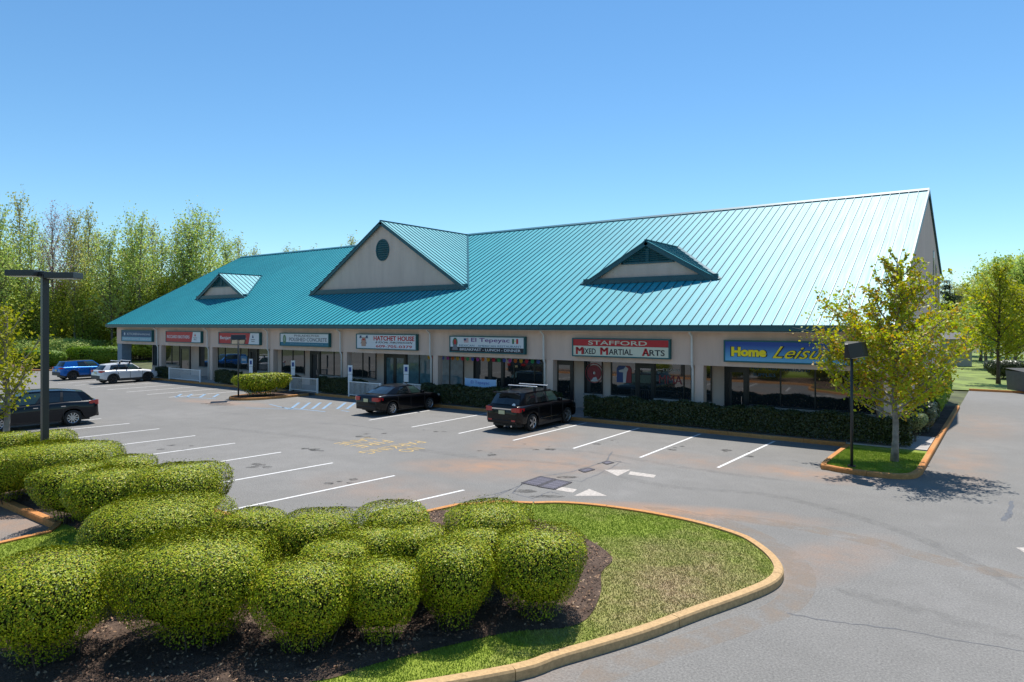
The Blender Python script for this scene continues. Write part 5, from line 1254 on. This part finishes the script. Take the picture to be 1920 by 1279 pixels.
# understorey shrubs at the wood's edge
ush = bush("woodland_shrub", 0, 0, 2.6, 2.2, 3.6, "leafy undergrowth bush at the foot of the woods", 601, n=4200, size=.11, m=DEEP, ragged=.3, group="undergrowth at the edge of the woods", z0=.1, base=0)
ush2 = bush("woodland_shrub", 0, 0, 2.4, 2.2, 3.2, "yellow green undergrowth bush at the foot of the woods", 602, n=3600, size=.11, m=SPRG, ragged=.3, group="undergrowth at the edge of the woods", z0=.1, base=0)
for q in (ush, ush2): KIDS[q.name] = [c for c in bpy.data.objects if c.parent == q]
first_done = [False, False]
for i in range(30):
    px = -70+i*13; dep = 78+r.uniform(-1.5, 5)+i*.25; x, y = place_at(px, dep); k = 0 if r.random() < .4 else 1; src = (ush, ush2)[k]
    s = r.uniform(.75, 1.25)
    if not first_done[k]: src.location = (x, y, 0); src.scale = (s, s, s); first_done[k] = True
    else: copy_tree(src, (x, y, 0), r.uniform(0, 6), (s, s, s*r.uniform(.5, .95)))
# far woods backing
rg = np.random.default_rng(77); n = 60000
px = rg.uniform(-80, 480, n); dp = rg.uniform(100, 118, n); z = rg.beta(1.1, 1.8, n)*10+.3
rr = (px-960)/1280*dp; C = np.stack([dp*FX+rr*RX, dp*FY+rr*RY, z], 1)
v, f = leaf_quads(C, np.zeros_like(C)+[0, 0, .5], .22, rg, .7, 1.0); o = npmesh("far_woods", v, f, DEEP); tag(o, "deep green mass of woodland behind the tree trunks", "woods", kind='stuff')
# bright hedges at the left edge of the lot
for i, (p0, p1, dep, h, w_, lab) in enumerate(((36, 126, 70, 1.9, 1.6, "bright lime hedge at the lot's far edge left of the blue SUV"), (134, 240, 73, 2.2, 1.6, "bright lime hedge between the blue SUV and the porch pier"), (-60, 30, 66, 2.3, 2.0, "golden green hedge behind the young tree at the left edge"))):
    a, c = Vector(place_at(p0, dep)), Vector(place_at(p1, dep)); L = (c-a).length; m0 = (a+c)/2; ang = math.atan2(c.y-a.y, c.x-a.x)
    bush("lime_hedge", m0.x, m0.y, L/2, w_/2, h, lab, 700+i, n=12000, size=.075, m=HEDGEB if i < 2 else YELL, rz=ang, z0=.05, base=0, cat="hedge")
kl = [place_at(-80, 69), place_at(40, 66.5), place_at(130, 67.5), place_at(215, 70)]
kerb_strip("kerb", kl, side=1)
o = MB(); o.poly([(x, y, .08) for x, y in (kl[0], kl[1], kl[2], kl[3], place_at(215, 76), place_at(-80, 76))]); o = o.build("mulch_bed", MULCH); tag(o, kind='structure')
# right background
t = make_tree("roadside_tree", "slender dark trunked tree with yellow green crown on the lawn at right", "tree", (*place_at(1872, 52.5), .0), YELL, BARKD, seed=61, H=8.9, spread=3.2, nleaf=5000, lsize=.10, trunk_r=.13, first=.22, up=.55, nprim=26, clump=.30, top_thin=1.2)
for i, (px, dep, lm, bk, H, sp_, nl, ls, lab) in enumerate((
        (1885, 75, SPRG, BARK, 11.2, 4.8, 11000, .13, "large pale green tree behind the slender tree at the right"), (1930, 68, SPRG, BARK, 10.5, 4.5, 9000, .13, "pale green tree cut by the right picture edge"),
        (1838, 84, SPRO, BARK, 9.5, 5.0, 5500, .12, "hazy olive tree left of the large pale green tree"), (1800, 88, SPRO, BARKL, 8.8, 4.5, 4000, .11, "thin brownish tree just right of the pine"),
        (1860, 95, SPRG, BARK, 10.5, 5.5, 8000, .15, "pale tree in the distance between the two right hand trees"), (1815, 98, DEEP, BARK, 8.0, 5.5, 6000, .16, "low green tree behind the pale wall"), (1905, 62, YELL, BARK, 7.5, 3.4, 5000, .11, "yellow green tree filling behind the slender trunk at the right"), (1850, 70, SPRG, BARK, 8.0, 4.0, 5000, .12, "soft green tree between the pine and the slender tree"), (1945, 84, SPRG, BARK, 12.5, 5.0, 7000, .14, "tallest pale green tree at the right picture edge"))):
    make_tree("background_tree", lab, "tree", (*place_at(px, dep), 0), lm, bk, seed=70+i, H=H, spread=sp_, nleaf=nl, lsize=ls, trunk_r=.16, first=.18, up=.7, nprim=28, clump=.38)
# pine: bare trunk, flat layered crown
px_, dep = 1781, 82; x, y = place_at(px_, dep); o = empty("pine_tree", (x, y, 0), 0, "dark pine with a flat layered crown beside the gable wall", "tree")
m_ = MB(); m_.tube([(0, 0, 0), (.1, 0, 3), (-.05, .1, 6), (0, 0, 9.6)], [.22, .18, .14, .05], 7); rg = np.random.default_rng(8); A = []; rr_ = random.Random(8)
for k in range(26):
    z = rr_.uniform(6.2, 9.6); a = rr_.uniform(0, 6.28); L = rr_.uniform(.8, 1.9)*(1 if z < 9 else .6); e = (L*math.cos(a), L*math.sin(a), z+rr_.uniform(-.1, .35)); m_.tube([(0, 0, z-.1), e], [.05, .015], 4); A += [e, (e[0]*.7, e[1]*.7, e[2]), (e[0]*.45, e[1]*.45, e[2])]
m_.build("trunk", BARKD, o); A = np.array(A); idx = rg.integers(0, len(A), 7000); C = A[idx]+rg.normal(0, 1, (7000, 3))*np.array([.33, .33, .13]); v, f = leaf_quads(C, np.zeros_like(C)+[0, 0, .8], .09, rg, .3, .8); npmesh("crown", v, f, PINE, o)
# pale building behind the trees, grey bin enclosure, utility box
x, y = place_at(1812, 74); o = empty("pale_outbuilding", (x, y, 0), YAW, "low pale building seen between the maple and the right hand trees", "building")
m_ = MB(); m_.box(-4, .6, 0, 5, 0, 3.0); m_.build("wall", mat("pale_siding", (.40, .38, .36), rough=.8, var=.05), o); m_ = MB(); m_.add([(-4.3, -.3, 2.98), (.9, -.3, 2.98), (.9, 5.3, 2.98), (-4.3, 5.3, 2.98), (-4.3, 2.5, 3.7), (.9, 2.5, 3.7)], [(0, 1, 5, 4), (3, 2, 5, 4), (0, 4, 3), (1, 2, 5), (0, 1, 2, 3)]); m_.build("roof", mat("grey_shingle", (.12, .12, .13), rough=.9, var=.2), o)
x, y = place_at(1918, 46); o = empty("dumpster", (x, y, 0), YAW, "dark steel dumpster with a white notice at the right picture edge", "dumpster")
m_ = MB(); m_.add([(-.4, -.7, .15), (1.6, -.7, .15), (1.6, .9, .15), (-.4, .9, .15), (-.5, -.85, 1.45), (1.7, -.85, 1.45), (1.7, .95, 1.45), (-.5, .95, 1.45)], [(3, 2, 1, 0), (0, 1, 5, 4), (1, 2, 6, 5), (2, 3, 7, 6), (3, 0, 4, 7)]); m_.build("body", mat("dumpster_navy", (.045, .05, .075), rough=.5, var=.2), o)
m_ = MB(); m_.add([(-.52, -.87, 1.45), (1.72, -.87, 1.45), (1.72, .97, 1.62), (-.52, .97, 1.62)], [(0, 1, 2, 3)]); m_.box(-.52, 1.72, -.89, -.85, 1.38, 1.46); m_.build("lid", PLASTIC, o)
m_ = MB(); m_.box(-.2, .7, -.86, -.83, .95, 1.3); m_.build("notice", mat("notice_white", (.45, .46, .52), rough=.6), o)
bush("roadside_shrub", *place_at(1890, 57), 1.6, 1.2, 1.6, "rounded shrub behind the dumpster at the right edge", 801, n=5000, size=.07, m=HEDGEL, z0=.05, base=0)
kerb_strip("kerb", [(-2.2, 57.0), (45, 57.0)], side=1)
# trees across the road behind the camera: they are what the shop windows mirror
r = random.Random(9)
for i in range(14):
    x = -70+i*8.5+r.uniform(-2, 2); y = -34+r.uniform(-4, 4); k = (1, 4, 0)[i % 3]; s = r.uniform(.6, .85)
    c = copy_tree(firsts[k], (x, y, 0), r.uniform(0, 6), (s, s, s), label="spring tree across the road, mirrored in the shop windows", group="trees across the road")
